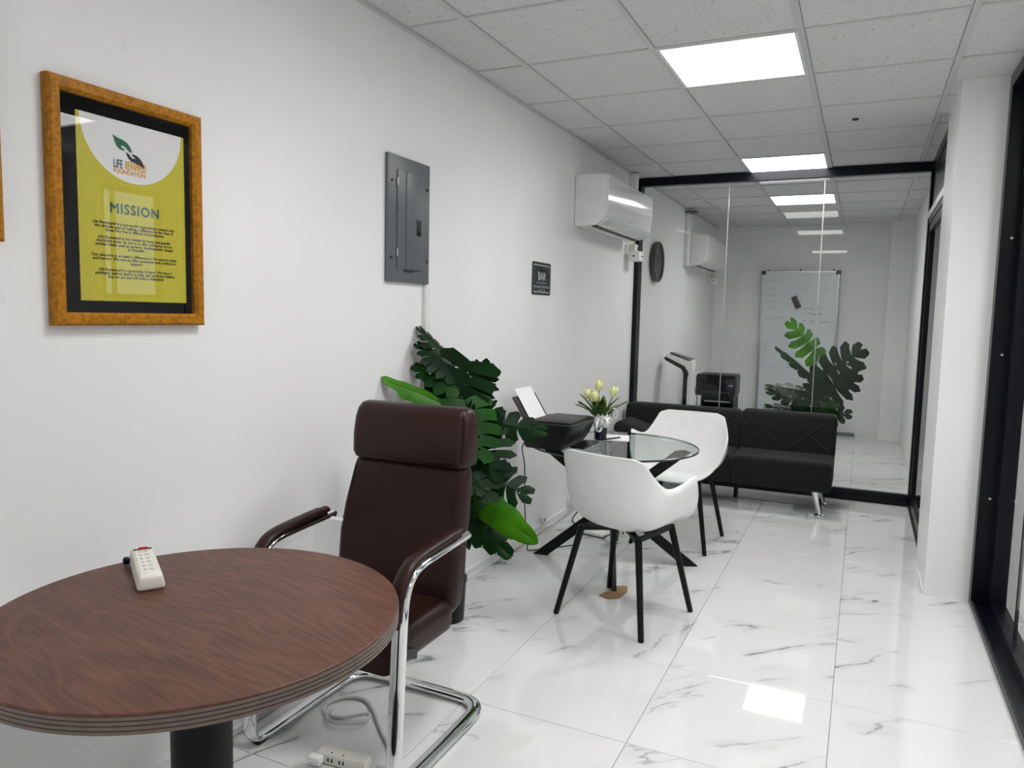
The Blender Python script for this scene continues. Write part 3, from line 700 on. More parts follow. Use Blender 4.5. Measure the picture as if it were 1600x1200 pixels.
# ------------------------------------------------------------------ floor cables and power strip
fs = thing('floor_power_strip', 'white power strip on the floor under the brown leather chair', 'power strip', (.44, -.955, .001), math.radians(6))
MB().rbox(-.085,.085,-.022,.022,0,.036,.006,2).build('housing', CREAM, fs, 40)
for x in (-.035,.005):
    MB().box(x-.010,x-.005,-.0227,-.0215,.012,.024).box(x+.003,x+.008,-.0227,-.0215,.012,.024).lathe([(0,0),(.003,0),(.003,.001),(0,.001)],8,(x-.001,-.010,.0358)).build('socket_slots', BLACK_PL, fs)
MB().rbox(-.10,-.055,-.05,-.020,.006,.034,.008,2).build('power_plug', WHITE_PL, fs, 40)
MB().tube([(-.085,-.045,.02),(-.14,-.10,.010),(-.22,-.20,.006),(-.30,-.32,.006)], .0055, 8, smooth=5).build('plug_cord', GREYCORD, fs, 60)
def cable(name, label, pts, r=.0045, m=GREYCORD):
    return tag(MB().tube(pts, r, 8, smooth=6).build(name, m, None, 60), label, 'cable')
cable('white_cable', 'looped white flat cable on the floor beneath the brown chair', [(.54,-.93,.010),(.58,-.90,.006),(.52,-.83,.006),(.43,-.75,.006),(.345,-.67,.008),(.27,-.62,.008),(.20,-.64,.006),(.17,-.70,.006),(.20,-.755,.006),(.27,-.755,.008),(.345,-.715,.020),(.37,-.73,.022),(.355,-.765,.018),(.29,-.80,.016),(.235,-.785,.014),(.215,-.74,.012)], .0065)
cable('white_cable', 'thin white cable trailing along the floor by the table column', [(.215,-.905,.005),(.16,-1.02,.005),(.13,-1.13,.005),(.16,-1.24,.005),(.21,-1.33,.005)], .004)
cable('white_cable', 'thin pale cable lying along the wall base left of the chair', [(.03,-1.7,.006),(.03,-1.2,.006),(.028,-.7,.006),(.03,-.2,.006)], .004)

# ------------------------------------------------------------------ monstera plants
def leaf_mb(L, W, slits=6, depth=.62, droop=.25, fold=.35, seed=0, curl=.2):
    """leaf along +Y from base (0,0,0); normal +Z; fingers split by slits on both sides"""
    rnd = random.Random(seed); mb = MB()
    def width(s): return W*(max(0, math.sin(PI*min(1, max(0,(s+.10)/1.10))**.80)))**.72
    def P(s, r, side):
        w = width(s)
        back = -.20*L*r*(1-s)**2*1.2          # heart lobes reach behind the base
        fwd = .30*L*(r**1.5)*(s+.12)          # fingers sweep towards the tip
        x = side*w*r*(1-.10*r*s); y = s*L+back+fwd*(1-.45*s)
        z = -droop*L*(s**2) - fold*abs(x)*(.35+.75*r) + curl*W*r*r*math.sin(s*9+seed)*.16
        return (x, y, z)
    n = slits
    for side in (-1, 1):
        for i in range(n):
            s0, s1 = i/n, (i+1)/n; sc = (s0+s1)/2; cut = 1-depth*rnd.uniform(.85,1.2)
            jit = rnd.uniform(.95,1.04); hole = depth > .4 and rnd.random() < .25
            vs = []; NU, NV = 6, 11
            for a in range(NV+1):
                r = a/NV
                k = 1.0 if r <= cut else 1-(.10+.26*depth)*((r-cut)/(1-cut))**.55
                if depth > 0.05 and r > .80: k *= (1-.72*((r-.80)/.20)**2)**.5
                for b in range(NU+1):
                    t = b/NU; s = sc+(s0+(s1-s0)*t-sc)*k
                    rr_ = r*jit if depth > .05 else r
                    rr_ *= 1-.10*(abs(t-.5)*2)**2*(r > .9)
                    vs.append(P(max(0.0,min(1.0,s)), rr_, side))
            fsx = []
            for a in range(NV):
                for b in range(NU):
                    if hole and a == 1 and b in (1,): continue
                    q = (a*(NU+1)+b, a*(NU+1)+b+1, (a+1)*(NU+1)+b+1, (a+1)*(NU+1)+b)
                    fsx.append(q if side > 0 else q[::-1])
            mb.add(vs, fsx)
    # midrib
    mb.tube([(0, s*L, -droop*L*s*s+.001) for s in [i/8 for i in range(9)]], .0035, 5, taper=lambda t: 1-.75*t)
    return mb
def plant(name, label, loc, pot_r, pot_h, leaves, stems_z):
    p = thing(name, label, 'plant', loc)
    MB().lathe([(pot_r*.86,0),(pot_r*.90,.004),(pot_r,pot_h-.02),(pot_r*1.05,pot_h-.018),(pot_r*1.05,pot_h),(pot_r*.93,pot_h),(pot_r*.90,pot_h-.03)], 32).build('pot', POT, p, 40)
    MB().lathe([(pot_r*.9,pot_h-.035),(.02,pot_h-.025)], 24).build('soil', SOIL, p, 40)
    MB().tube([(0,0,pot_h-.03),(.01,0,pot_h+.2),(-.005,.01,stems_z*.8),(0,0,stems_z)], .011, 8, smooth=4, taper=lambda t: 1-.5*t).build('stem', STEM, p, 60)
    for k, (b, t, w, m, slits, dep, roll, droop) in enumerate(leaves):
        b = Vector(b); t = Vector(t); y = (t-b); L = y.length; y.normalize()
        n = Vector((.35,-.80,.55)); n = (n-y*n.dot(y)).normalized()
        x = y.cross(n); R = Matrix((x, y, n)).transposed().to_4x4()
        o = leaf_mb(L, w, slits, dep, droop, .32, k).build('leaf', m, p, 60, fix=False)
        o.matrix_local = Matrix.Translation(b) @ R @ Matrix.Rotation(roll, 4, 'Y')
        for v in o.data.vertices:              # leaves rest against the wall behind, never through it
            q = o.matrix_local @ v.co
            if loc[0]+q.x < .024: q.x = .024-loc[0]+.0004*(k % 5); v.co = o.matrix_local.inverted() @ q
        z0 = max(pot_h-.02, b.z-.28)
        MB().tube([(0,0,z0),(b.x*.45,b.y*.45,(z0+b.z)/2+.05),tuple(b)], .0045, 6, smooth=5).build('leaf_stalk', STEM, p, 60)
    return p
O1 = (.165, .150)
def rel(o, p): return (p[0]-o[0], p[1]-o[1], p[2])
lv = []
def A(b, t, w, m, sl=6, dep=.6, roll=0.0, dr=.15): lv.append((rel(O1,b), rel(O1,t), w, m, sl, dep, roll, dr))
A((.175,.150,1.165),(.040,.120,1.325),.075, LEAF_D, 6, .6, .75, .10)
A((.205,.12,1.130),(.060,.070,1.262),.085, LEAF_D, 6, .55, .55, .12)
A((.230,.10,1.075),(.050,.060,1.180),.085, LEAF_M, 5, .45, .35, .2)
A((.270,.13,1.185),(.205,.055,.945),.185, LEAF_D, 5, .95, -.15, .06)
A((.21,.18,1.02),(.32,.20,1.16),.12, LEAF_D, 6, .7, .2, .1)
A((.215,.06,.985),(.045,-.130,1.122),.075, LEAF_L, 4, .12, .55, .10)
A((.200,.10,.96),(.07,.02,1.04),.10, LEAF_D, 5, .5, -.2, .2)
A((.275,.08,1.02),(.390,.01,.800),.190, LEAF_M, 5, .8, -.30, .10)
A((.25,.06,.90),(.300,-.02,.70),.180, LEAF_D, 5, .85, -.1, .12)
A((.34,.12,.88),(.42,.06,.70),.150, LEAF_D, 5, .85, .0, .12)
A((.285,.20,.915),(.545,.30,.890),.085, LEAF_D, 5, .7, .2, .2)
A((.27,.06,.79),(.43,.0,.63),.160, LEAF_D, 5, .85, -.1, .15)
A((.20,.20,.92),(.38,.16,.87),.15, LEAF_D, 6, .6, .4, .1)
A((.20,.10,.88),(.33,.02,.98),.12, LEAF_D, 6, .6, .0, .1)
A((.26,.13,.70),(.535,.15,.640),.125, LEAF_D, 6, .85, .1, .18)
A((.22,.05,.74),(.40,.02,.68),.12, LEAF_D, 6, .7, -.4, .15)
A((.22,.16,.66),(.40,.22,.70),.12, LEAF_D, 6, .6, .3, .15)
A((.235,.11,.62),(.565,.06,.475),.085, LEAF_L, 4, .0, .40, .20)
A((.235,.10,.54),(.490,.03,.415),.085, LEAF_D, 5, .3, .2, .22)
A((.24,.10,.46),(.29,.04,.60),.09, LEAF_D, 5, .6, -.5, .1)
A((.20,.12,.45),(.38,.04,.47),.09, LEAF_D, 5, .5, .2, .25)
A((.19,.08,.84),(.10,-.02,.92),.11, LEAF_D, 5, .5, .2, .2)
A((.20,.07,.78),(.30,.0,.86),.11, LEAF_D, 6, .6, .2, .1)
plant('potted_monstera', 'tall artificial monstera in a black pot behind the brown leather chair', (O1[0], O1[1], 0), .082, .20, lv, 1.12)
O2 = (1.45, 4.08); lv = []
def B(b, t, w, m, sl=6, dep=.6, roll=0.0, dr=.12): lv.append((rel(O2,b), rel(O2,t), w, m, sl, dep, roll, dr))
B((1.475,4.06,1.10),(1.262,4.02,1.380),.165, LEAF_L, 5, .85, .1, .08)
B((1.50,4.00,.90),(1.775,3.93,1.175),.215, LEAF_D, 5, .85, -.2, .12)
B((1.50,4.12,.78),(1.770,4.10,.96),.19, LEAF_D, 5, .85, .1, .15)
B((1.46,3.98,.90),(1.19,3.93,1.165),.085, LEAF_D, 5, .4, .5, .1)
B((1.43,4.04,.78),(1.11,4.00,.87),.11, LEAF_D, 5, .75, .3, .25)
B((1.42,3.93,.70),(1.12,3.90,.80),.085, LEAF_D, 5, .7, -.3, .2)
B((1.40,4.10,.60),(1.105,4.08,.70),.12, LEAF_D, 5, .75, .4, .3)
B((1.49,4.06,.60),(1.735,4.05,.63),.12, LEAF_D, 5, .75, .3, .2)
B((1.46,3.88,.62),(1.50,3.86,.90),.16, LEAF_D, 5, .75, 0, .1)
B((1.47,3.84,.50),(1.62,3.80,.72),.12, LEAF_M, 5, .75, 0, .15)
B((1.44,3.86,.50),(1.36,3.82,.70),.12, LEAF_D, 5, .75, 0, .15)
plant('potted_monstera', 'artificial monstera with one bright leaf standing behind the partition glass', (O2[0], O2[1], 0), .11, .24, lv, 1.08)

# ------------------------------------------------------------------ glass table and what stands on it
GZ = .685; GC = (.588, 1.228); GR = .464
gt = thing('glass_table', 'round clear glass table on crossed black legs', 'table', (GC[0], GC[1], 0))
gtop = MB().lathe([(GR-.003,GZ-.010),(GR-.003,GZ)], 96).build('glass_top', TABLEGLASS, gt)
MB().lathe([(GR-.003,GZ-.0102),(GR,GZ-.009),(GR,GZ-.001),(GR-.003,GZ+.0002)], 96, cap=False).build('glass_edge', TABLEEDGE, gtop, 40)
feet = [(.175-GC[0],1.205-GC[1]), (1.00-GC[0],1.425-GC[1]), (.728-GC[0],.865-GC[1]), (.475-GC[0],1.72-GC[1])]
tops = [(.37,.075), (-.325,-.165), (-.12,.33), (.13,-.33)]
for k, (f_, t_) in enumerate(zip(feet, tops)):
    side = Vector((t_[0]-f_[0], t_[1]-f_[1], 0)).normalized().cross(Vector((0,0,1)))
    off = side*(.016 if k % 2 else -.016)
    zb = .006 if k == 2 else 0.0
    f3 = Vector((f_[0], f_[1], zb)) ; t3 = Vector((t_[0], t_[1], GZ-.016))
    dirv = (t3-f3).normalized(); upv = side
    wv = dirv.cross(upv)
    hx = Vector((dirv.x, dirv.y, 0)).normalized()*.042
    r0 = [f3-hx+upv*.0125, f3+hx+upv*.0125, f3+hx-upv*.0125, f3-hx-upv*.0125]
    r1 = [t3-hx+upv*.0125, t3+hx+upv*.0125, t3+hx-upv*.0125, t3-hx-upv*.0125]
    MB().loft([r0, r1]).build('leg', BLACK_METAL, gt)
    MB().lathe([(.022,GZ-.016),(.022,GZ-.0105)], 16, (t_[0],t_[1],0)).build('glass_pad', BLACK_METAL, gt)
card = [(.690,.745),(.745,.722),(.792,.760),(.800,.86),(.782,.935),(.738,.925),(.724,.90),(.716,.85)]
cp = tag(MB().prism(card, 'z', .0005, .0032).prism([(a*.97+.03*.73, b*.95+.05*.83) for a, b in card[:5]]+[(.735,.90)], 'z', .0035, .0058).build('cardboard_piece', CARD), 'torn piece of brown cardboard under the glass table foot', 'cardboard')

pr = thing('inkjet_printer', 'black inkjet printer with white paper in its rear tray on the glass table', 'printer', (.325, 1.045, GZ+.0005))
def pring(z, x0, x1, y): return [(a+(x0+x1)/2, b, z) for a, b in rrect(x1-x0, 2*y, .018, 3)]
MB().loft([pring(0,-.12,.085,.165), pring(.012,-.125,.095,.175), pring(.06,-.13,.125,.186), pring(.118,-.13,.148,.190), pring(.132,-.13,.150,.190)]).build('body', BLACK_PL, pr, 40)
MB().loft([pring(.132,-.131,.151,.191), pring(.137,-.131,.151,.191), pring(.140,-.128,.148,.188)]).build('top_frame', DARK_GREY, pr, 40)
lid = MB().loft([pring(.140,-.085,.140,.178), pring(.147,-.085,.140,.178), pring(.150,-.080,.135,.173)]).build('scanner_lid', BLACK_PL, pr, 40)
mk = MB()
mk.lathe([(.024,.1503),(.030,.1503)], 24, (-.02,-.115,0), cap=False); mk.build('round_mark', INK_RED, lid, fix=False)
MB().lathe([(.008,.1503),(.013,.1503)], 20, (.035,.0,0), cap=False).box(.03,.04,-.035,-.02,.1502,.1504).box(.03,.04,.02,.035,.1502,.1504).build('small_mark', DARK_GREY, lid, fix=False)
MB().bar((-.125,-.006,.135),(-.205,-.006,.262),.30,.006,(0,0,1)).build('paper_support', BLACK_PL, pr)
MB().bar((-.118,.010,.135),(-.220,.010,.300),.215,.0015,(0,0,1)).build('paper_sheet', PAPER, pr)
MB().box(.12,.20,-.12,.12,.012,.022).build('output_tray', BLACK_PL, pr)
cable('black_cord', 'thin black printer cord hanging from the glass table to the floor', [(.185,.925,.71),(.155,.955,.66),(.125,1.06,.55),(.13,1.06,.40),(.115,1.10,.30),(.12,1.115,.16),(.115,1.15,.06),(.10,1.20,.012),(.17,1.30,.006),(.30,1.45,.006)], .0035, BLACK_PL)

va = thing('flower_vase', 'small dark blue vase tied with a white ribbon bow on the glass table', 'vase', (.475, 1.335, GZ+.0005))
MB().lathe([(.033,0),(.036,.003),(.038,.05),(.038,.095),(.034,.095),(.034,.080)], 28).build('vase_body', BLUEGLASS, va, 40)
rb = MB(); rnd = random.Random(5)
for k in range(7):
    a = 2*PI*k/7+rnd.uniform(-.2,.2); rz = rnd.uniform(.088,.148); rad = rnd.uniform(.046,.075)
    c = Vector((.022+.016*math.cos(a), .014*math.sin(a)-.030, rz)); ax = Vector((math.cos(a), math.sin(a), rnd.uniform(-.2,.5))).normalized()
    up_ = Vector((0,0,1)); sd = ax.cross(up_).normalized()
    pts = [c+ax*(rad*.9*(1-math.cos(t)))*.6+up_*(rad*.55*math.sin(t)) for t in [2*PI*i/10 for i in range(11)]]
    rb.loft([[p-sd*.009+up_*.004*math.sin(9*i_), p+sd*.009-up_*.004*math.sin(7*i_+1)] for i_, p in enumerate(pts)], cap=False, closed=False)
def ruffle(u, v):
    a, b = 2*PI*u, PI*(v-.5); k = .046*(1+.22*math.sin(7*a+3*math.sin(5*b))+.12*math.sin(11*b+4*a))
    return (.014+k*math.cos(b)*math.cos(a), -.022+k*math.cos(b)*math.sin(a), .118+k*.75*math.sin(b))
rb.grid(ruffle, 56, 22)
solidify(rb.build('ribbon_bow', RIBBON, va, 70, fix=False), .001)
wr = MB()
wr.loft([[(.040*math.cos(2*PI*j/24)*k, .040*math.sin(2*PI*j/24)*k, z+.006*math.sin(j*2.3)) for j in range(24)] for z, k in ((.078,1.0),(.092,1.12),(.105,1.0))], cap=False)
solidify(wr.build('ribbon_band', RIBBON, va, 70, fix=False), .001)
MB().tube([(.045,-.01,.12),(.075,.01,.06),(.11,.05,.008)], .001, 6, r2=.006, smooth=5, up=(0,0,1)).build('ribbon_tail', RIBBON, va, 60)
def tulip(loc, top, label, lean, seed):
    rnd = random.Random(seed)
    t = thing('tulip', label, 'flower', loc, 0, 'tulips in the blue vase')
    tp = Vector(top); mid = tp*.5+Vector((0,0,.01))
    MB().tube([(0,0,0), tuple(mid), tuple(tp)], .0028, 6, smooth=5).build('flower_stem', TULIPGREEN, t, 60)
    for k in range(6):
        a = 2*PI*k/6+seed; rr_ = .021 if k % 2 else .0245
        def fn(u, v, a=a, rr_=rr_):
            z = v*.060; w = math.sin(PI*min(1,.12+v*.86))**.6
            rad = rr_*(.35+.75*math.sin(PI*(.12+v*.66))); ang = a+(u-.5)*1.25*w
            return (tp.x+rad*math.cos(ang)+lean[0]*v*.012, tp.y+rad*math.sin(ang)+lean[1]*v*.012, tp.z-.004+z)
        MB().grid(fn, 4, 6).build('petal', PETAL, t, 80, fix=False)
    for k in range(4):
        a = seed*1.7+k*2*PI/4+rnd.uniform(-.4,.4); Lh = rnd.uniform(.80,1.05)*tp.z
        def fl(u, v, a=a, Lh=Lh):
            w = .024*math.sin(PI*min(1,.1+.9*v))**.8*(1 if v < 1 else 0); out = .012+.105*v**1.5
            return (tp.x*.5*v+out*math.cos(a)-w*(u-.5)*2*math.sin(a), tp.y*.5*v+out*math.sin(a)+w*(u-.5)*2*math.cos(a), .02+Lh*v-.012*abs(u-.5)-.03*v**3)
        MB().grid(fl, 4, 9).build('tulip_leaf', TULIPGREEN, t, 80, fix=False)
    return t
VB = (.475, 1.335, GZ+.088)
for k, (tx, ty, tz, lab) in enumerate([(-.085,-.02,.150,'pale yellow tulip leaning furthest left in the blue vase'),(-.062,.03,.128,'yellow green tulip second from the left in the vase'),
        (-.020,.03,.198,'tallest yellow tulip at the top of the bouquet'),(-.020,-.03,.140,'cream tulip at the front centre of the bouquet'),(.065,0,.172,'pale tulip standing apart on the right of the bouquet')]):
    tulip((VB[0]+.012*math.cos(k*1.3), VB[1]+.012*math.sin(k*1.3), VB[2]), (tx, ty, tz), lab, (tx*8, ty*8), k*.9+.3)
tag(MB().bar((.40,1.40,GZ+.002),(.61,1.46,GZ+.002),.20,.003,(0,0,1)).build('paper_pad', PAPER), 'white sheet of paper behind the vase on the glass table', 'paper')
tag(MB().tube([(.50,1.300,GZ+.0075),(.565,1.43,GZ+.0085)], .004, 8).build('pen', BLACK_PL), 'black pen lying beside the blue vase', 'pen')

# ------------------------------------------------------------------ white tub chairs
def tub_chair(label, loc, rz):
    c = thing('tub_chair', label, 'chair', loc, rz, 'white plastic tub chairs at the glass table')
    # centre-line (v: front lip to back top) and rim line
    CL = [(.235,.415),(.215,.432),(.14,.436),(.03,.425),(-.07,.424),(-.14,.445),(-.185,.50),(-.212,.58),(-.235,.68),(-.248,.745),(-.255,.79)]
    RL = [(.287,.080,.690),(.284,.060,.684),(.277,.015,.667),(.270,-.035,.655),(.263,-.080,.652),(.256,-.120,.660),(.246,-.152,.682),(.233,-.182,.716),(.220,-.206,.748),(.206,-.222,.774),(.160,-.241,.789)]
    n = len(CL)
    def interp(A_, v):
        P = [Vector(a if len(a) == 3 else (0,)+a) for a in A_]; f = v*(n-1); i = min(int(f), n-2); t = f-i
        p0, p1, p2, p3 = P[max(i-1,0)], P[i], P[i+1], P[min(i+2,n-1)]
        return .5*((2*p1)+(p2-p0)*t+(2*p0-5*p1+4*p2-p3)*t*t+(3*p1-p0-3*p2+p3)*t**3)
    def fn(u, v):
        C_ = interp(CL, v); R_ = interp(RL, v); uu = (u-.5)*2; s = 1 if uu >= 0 else -1; a = abs(uu)
        th = a*PI/2; e_ = .72+.20*min(1, max(0, (v-.5)/.4))
        x = math.sin(th)**e_; g = 1-math.cos(th)**e_ if th < PI/2-1e-6 else 1
        if v > .5: k = min(1,(v-.5)/.4); x = x*(1-k)+a*k; g = g*(1-k)+a*a*k
        z = C_.z+(R_.z-C_.z)*g; y = C_.y+(R_.y-C_.y)*g
        flare = .012*max(0, 1-v/.25)*a**6
        return (s*(R_.x*x+flare), y, z)
    sh = MB().grid(fn, 36, 40).build('shell', SHELL, c, 80, fix=False); solidify(sh, .007)
    # faint moulded line across the back
    MB().tube([Vector(fn(.22+.56*i/16, .70))+Vector((0,-.0035,0)) for i in range(17)], .0012, 5).build('moulded_line', SHELL, sh, 60)
    MB().bar((-.15,-.15,.412),(.15,.15,.412),.03,.016).bar((-.15,.15,.412),(.15,-.15,.412),.03,.016).box(-.16,-.135,-.15,.15,.406,.422).box(.135,.16,-.15,.15,.406,.422).build('under_frame', BLACK_METAL, c)
    for sx in (-1,1):
        for sy in (-1,1):
            MB().tube([(sx*.150,sy*.148,.424),(sx*.228,sy*.228,.004),(sx*.2285,sy*.2285,0)], .0165, 12, taper=lambda t: 1-.42*t).build('leg', BLACK_METAL, c, 40)
    return c
tc1 = tub_chair('white plastic tub chair seen from behind, nearer the viewer', (.860, .602, 0), math.radians(-15))
tc2 = dup(tc1, (.822, 1.885, 0), math.radians(177), 'white plastic tub chair facing the viewer, between glass table and sofa', 'white plastic tub chairs at the glass table')

# ------------------------------------------------------------------ sofa
so = thing('futon_sofa', 'charcoal fabric futon sofa with chrome legs along the glass partition', 'sofa', (.845, 3.2, 0))
def sx_(a): return a-.845
def soft(b=.012):
    return lambda v: v
def cushion(name, x0, x1, y0, y1, z0, z1, r, fn=None, parent=so):
    return MB().rbox(sx_(x0), sx_(x1), y0-3.2, y1-3.2, z0, z1, r, 4, fn=fn).build(name, SOFA, parent, 60)
def seat_slope(v): return Vector((v.x, v.y, v.z+(-.012 if v.z > .3 and v.y < -.15 else 0)))
cushion('seat_cushion', .03, .968, 2.92, 3.40, .17, .40, .035, seat_slope)
cushion('seat_cushion', .972, 1.665, 2.92, 3.40, .17, .40, .035, seat_slope)
def lean(v):
    y = v.y+(v.z-.36)*.30
    return Vector((v.x, y, v.z))
b1 = cushion('back_cushion', .03, .968, 3.25, 3.40, .36, .675, .035, lean)
b2 = cushion('back_cushion', .972, 1.668, 3.25, 3.40, .36, .685, .035, lean)
for b_, x0, x1 in ((b1,.06,.95),(b2,1.0,1.64)):
    def F(x, z): return (sx_(x), 3.248-3.2+(z-.36)*.30, z)
    w_ = (x1-x0)/2
    for k in range(2):
        a0 = x0+k*w_
        for p, q in (((a0+.02,.64),(a0+w_-.02,.42)), ((a0+.02,.42),(a0+w_-.02,.64))):
            MB().tube([F(*p), F(*q)], .0026, 6).build('stitch_line', SEAM, b_)
MB().rbox(sx_(.04), sx_(.34), 2.93-3.2, 3.33-3.2, .402, .565, .06, 4, fn=lambda v: Vector((v.x, v.y, v.z-(.05 if v.z > .5 and v.x > -.62 else 0)))).build('bolster', SOFA, so, 60)
for x, y, dx in ((1.585,2.99,.022),(1.585,3.36,.022),(.11,2.99,-.022),(.11,3.36,-.022)):
    lg = MB().tube([(sx_(x-dx),y-3.2,.175),(sx_(x+dx*.6),y-3.2-.012,.012)], .033, 16, taper=lambda t: 1-.40*t).build('leg', CHROME, so, 40)
    MB().lathe([(.036,0),(.038,.004),(.034,.010),(.020,.016)], 20, (sx_(x+dx*.6),y-3.212,0)).build('foot', CHROME, lg, 40)
MB().box(sx_(.10),sx_(1.60),3.05-3.2,3.09-3.2,.145,.172).box(sx_(.10),sx_(1.60),3.28-3.2,3.32-3.2,.145,.172).build('base_frame', BLACK_METAL, so)
MB().box(sx_(.96),sx_(.985),3.22-3.2,3.30-3.2,0,.145).build('centre_support', BLACK_METAL, so)

# things on the floor by the wall under the glass table
ad = thing('white_adapter', 'white flat router lying on the floor under the glass table', 'router', (.335, 1.735, 0), math.radians(-12))
MB().rbox(-.075,.075,-.05,.05,.0,.024,.008,2).build('casing', WHITE_PL, ad, 40); MB().rbox(-.077,.077,-.052,.052,.0,.006,.002,1).build('base', BLACK_PL, ad)
bx = thing('socket_adapter', 'cream plug adapter with dark sockets on the floor beyond the table legs', 'adapter', (.49, 1.79, 0))
MB().rbox(-.04,.04,-.025,.025,0,.05,.005,2).build('casing', CREAM, bx, 40)
for x in (-.018,.012): MB().box(x,x+.008,-.0262,-.0245,.018,.034).build('socket_slot', BLACK_PL, bx)
so1 = thing('wall_socket', 'low white wall socket with plugs by the baseboard', 'socket', (0, 2.14, .10))
MB().rbox(0,.012,-.06,.06,-.04,.04,.004,2).build('socket_plate', WHITE_PL, so1, 40); MB().rbox(.012,.055,-.04,.0,-.025,.02,.006,2).build('white_plug', WHITE_PL, so1, 40); MB().rbox(.012,.045,.012,.045,-.03,.01,.006,2).build('black_plug', BLACK_PL, so1, 40)
cable('white_cable', 'white cord running along the wall base to the low socket', [(.04,2.11,.085),(.035,2.0,.04),(.03,1.86,.035),(.04,1.75,.02),(.03,1.6,.03),(.03,1.45,.02),(.025,1.2,.012),(.025,.9,.010)], .004)
cable('black_cord', 'short black cord looping from the low wall socket', [(.045,2.17,.09),(.09,2.14,.12),(.12,2.02,.08),(.10,1.93,.012),(.2,1.85,.006)], .004, BLACK_PL)
jb = thing('junction_box', 'small white cable joint box on the baseboard behind the monstera', 'junction box', (.0, 1.64, .075))
MB().rbox(0,.018,-.03,.03,-.02,.02,.004,2).build('box_body', WHITE_TRIM, jb, 40); MB().box(.018,.020,-.008,.008,-.006,.006).build('box_screw', DARK_GREY, jb)

# ------------------------------------------------------------------ back room
kk = thing('console_stand', 'slim black and white upright console with angled screen head behind the glass', 'machine', (.27, 4.60, 0))
Y0, Y1 = -.09, .09
MB().prism([(-.022,0),(.020,0),(.020,.80),(.030,.86),(-.010,.925),(-.205,1.015),(-.215,.995),(-.20,.975),(-.04,.895),(-.022,.85)], 'y', Y0, Y1).build('column', BLACK_PL, kk)
MB().prism([(.020,0),(.056,0),(.056,.80),(.060,.90),(.052,.985),(.020,.975),(-.18,1.045),(-.207,1.015),(-.010,.927),(.031,.862),(.021,.80)], 'y', Y0-.004, Y1+.004).build('white_casing', WHITE_PL, kk)
MB().prism([(-.165,1.044),(.048,.988),(.055,.992),(-.155,1.056)], 'y', Y0+.012, Y1-.012).build('screen', SCREEN, kk)
MB().rbox(-.22,.20,-.25,.25,0,.06,.02,2).build('foot_platform', WHITE_PL, kk, 40)
cable('black_cord', 'thin dark cord arching beside the console column', [(.245,4.60,.50),(.20,4.60,.52),(.17,4.60,.48),(.165,4.60,.30),(.17,4.60,.01)], .004, BLACK_PL)

lp = thing('laser_printer', 'black boxy laser printer on a black stand in the back room', 'printer', (.395, 5.62, .56))
MB().loft([[(p[0],p[1],z) for p in rrect(w,.36,.02,3)] for z, w in ((0,.40),(.03,.42),(.20,.42),(.225,.40),(.230,.38))]).build('body', BLACK_PL, lp, 40)
MB().box(-.12,.06,-.10,.08,.229,.232).build('top_recess', PANELDARK, lp)
MB().rbox(.12,.215,-.19,-.176,.06,.19,.006,2).build('control_panel', DARK_GREY, lp, 40); MB().box(.14,.19,-.193,-.190,.11,.13).build('display', INK_FAINT, lp)
MB().box(-.15,.15,-.20,-.18,.03,.05).build('paper_slot', PANELDARK, lp)
st = thing('printer_stand', 'black printer stand with a silver bar in the back room', 'stand', (.42, 5.62, 0))
MB().box(-.17,.17,-.17,.17,.535,.559).build('top_shelf', BLACK_METAL, st)
for sx in (-1,1): MB().box(sx*.16-.012,sx*.16+.012,-.17,.17,0,.535).build('side_panel', BLACK_METAL, st)
MB().box(-.148,.148,.14,.16,.02,.535).build('back_panel', BLACK_METAL, st); MB().box(-.14,.14,-.165,-.14,.0,.42).build('drawer_front', BLACK_PL, st)
MB().box(-.135,.135,-.172,-.160,.495,.507).build('silver_bar', SILVER, st)
cable('black_cord', 'thin black cord hanging from the left side of the back room printer', [(.205,5.50,.66),(.17,5.48,.62),(.20,5.48,.50),(.18,5.47,.25),(.17,5.47,.01)], .004, BLACK_PL)

wb = thing('whiteboard', 'tall silver-framed whiteboard with faint writing by the back wall', 'whiteboard', (1.057, 7.20, 0))
MB().box(-.43,.43,-.008,.010,.10,1.985).build('board_surface', WBOARD, wb)
for x in (-.437,.437): MB().rbox(x-.011,x+.011,-.016,.014,.04,1.995,.003,1).build('frame_rail', SILVER, wb)
for z in (1.990,.10): MB().rbox(-.437,.437,-.016,.014,z-.011,z+.011,.003,1).build('frame_rail', SILVER, wb)
for x in (-.432,.432): MB().rbox(x-.028,x+.028,-.020,.018,1.955,2.006,.006,2).build('corner_cap', DARK_GREY, wb, 40)
for x in (-.38,.0,.38): MB().rbox(x-.012,x+.012,-.012,.012,2.003,2.018,.004,1).build('clip', DARK_GREY, wb)
MB().rbox(-.72,.72,-.05,.05,0,.035,.008,2).build('foot_bar', PANELGREY, wb, 40)
def scribble(mb, x, z, w, h, seed):
    r_ = random.Random(seed); pts = []; n = int(w/.012)
    for i in range(n): pts.append((x+w*i/n+r_.uniform(-.004,.004), -.0092, z+r_.uniform(-h,h)*(1 if r_.random() < .75 else 1.6)))
    mb.tube(pts, .0022, 4, r2=.0008, smooth=2)
hw = MB()
for k, (x, z, w) in enumerate([(.06,1.535,.13),(.215,1.54,.06),(.30,1.54,.03),(.09,1.475,.20),(.05,1.385,.05),(.13,1.38,.08),(.235,1.385,.02),(.27,1.375,.11)]): scribble(hw, x, z, w, .012, k)
hw.build('blue_handwriting', INK_BLUE, wb)
hw = MB()
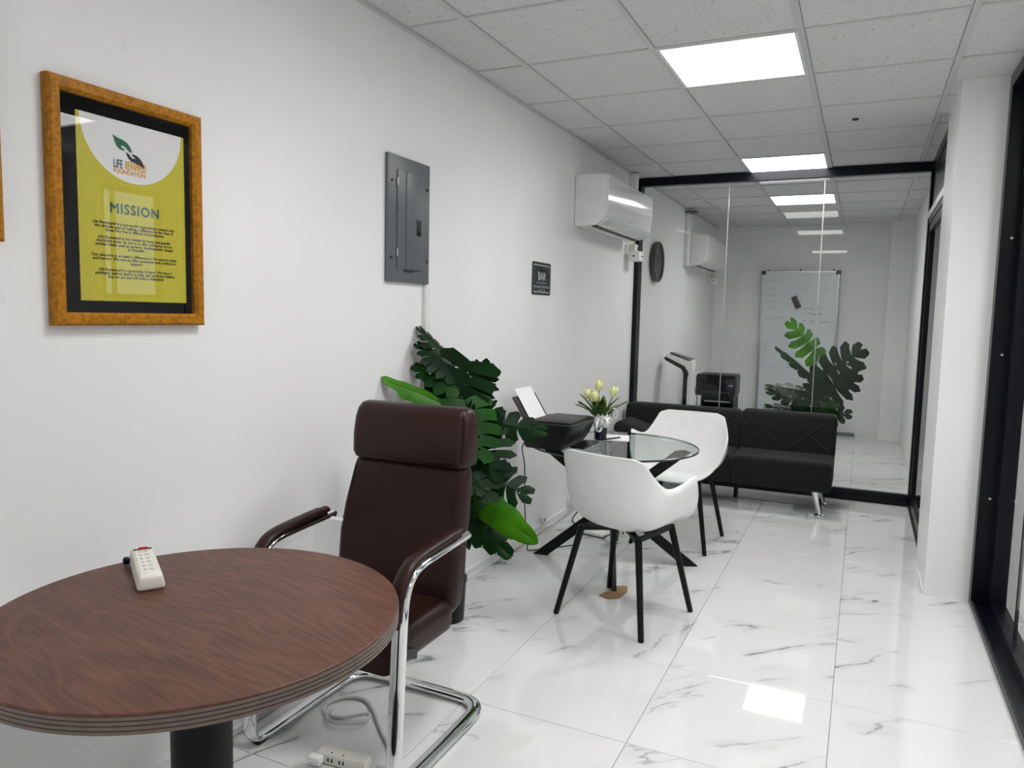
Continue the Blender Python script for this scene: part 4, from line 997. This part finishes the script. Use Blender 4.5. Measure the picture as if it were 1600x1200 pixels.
for k, (x, z, w) in enumerate([(-.40,1.88,.08),(-.30,1.88,.05),(.02,1.78,.10),(.25,1.78,.08),(-.38,1.70,.10),(-.38,1.62,.10),(-.38,1.54,.10),(-.40,1.40,.15),(-.25,1.42,.12),(-.40,1.10,.09),(-.40,1.06,.10),(-.36,1.0,.06),(-.20,1.25,.1),(.0,1.35,.08)]): scribble(hw, x, z, w, .006, 20+k)
hw.build('faint_handwriting', INK_FAINT, wb)
hw = MB()
for k, (x, z, w) in enumerate([(-.09,.98,.02),(-.10,.93,.02),(-.10,.88,.05),(-.10,.84,.05),(-.10,.80,.06)]): scribble(hw, x, z, w, .012, 50+k)
hw.build('dark_handwriting', INK_BLACK, wb)
er = thing('board_eraser', 'dark rectangular eraser stuck aslant on the whiteboard', 'eraser', (1.028, 7.1895, 1.615))
eo = MB().rbox(-.034,.034,-.028,0,-.078,.078,.008,2).build('eraser_body', BLACK_PL, er, 40); eo.rotation_euler = (0, math.radians(-24), 0)
e2 = MB().box(-.033,.033,0,.0015,-.077,.077).build('felt_pad', SEAM, er); e2.rotation_euler = (0, math.radians(-24), 0)

# ------------------------------------------------------------------ trees outside the corridor window (seen only in reflections)
for k, (x, y, h, r) in enumerate(((11.5,4.6,3.9,1.6),(12.5,9.2,4.2,1.8),(17.,7.0,4.6,1.9))):
    t = thing('tree', ['bushy tree outside the corridor window on the right','bushy tree outside the corridor window on the left','bushy tree furthest out beyond the corridor window'][k], 'tree', (x, y, -3.1))
    MB().tube([(0,0,0),(.1,0,h*.4),(0,.1,h*.7)], .16, 8, smooth=3, taper=lambda q: 1-.4*q).build('trunk', STEM, t, 60)
    bm = bmesh.new(); bmesh.ops.create_icosphere(bm, subdivisions=4, radius=1); rn = random.Random(k)
    from mathutils import noise as _mn
    for v in bm.verts: v.co *= 1+.35*_mn.noise(v.co*2.2+Vector((k*7,0,0)))+.15*_mn.noise(v.co*7)
    bm.verts.index_update()
    MB().add([(v.co.x*r, v.co.y*r, h*.72+v.co.z*r*.85) for v in bm.verts], [tuple(w.index for w in f.verts) for f in bm.faces]).build('crown', TREE, t, 20); bm.free()
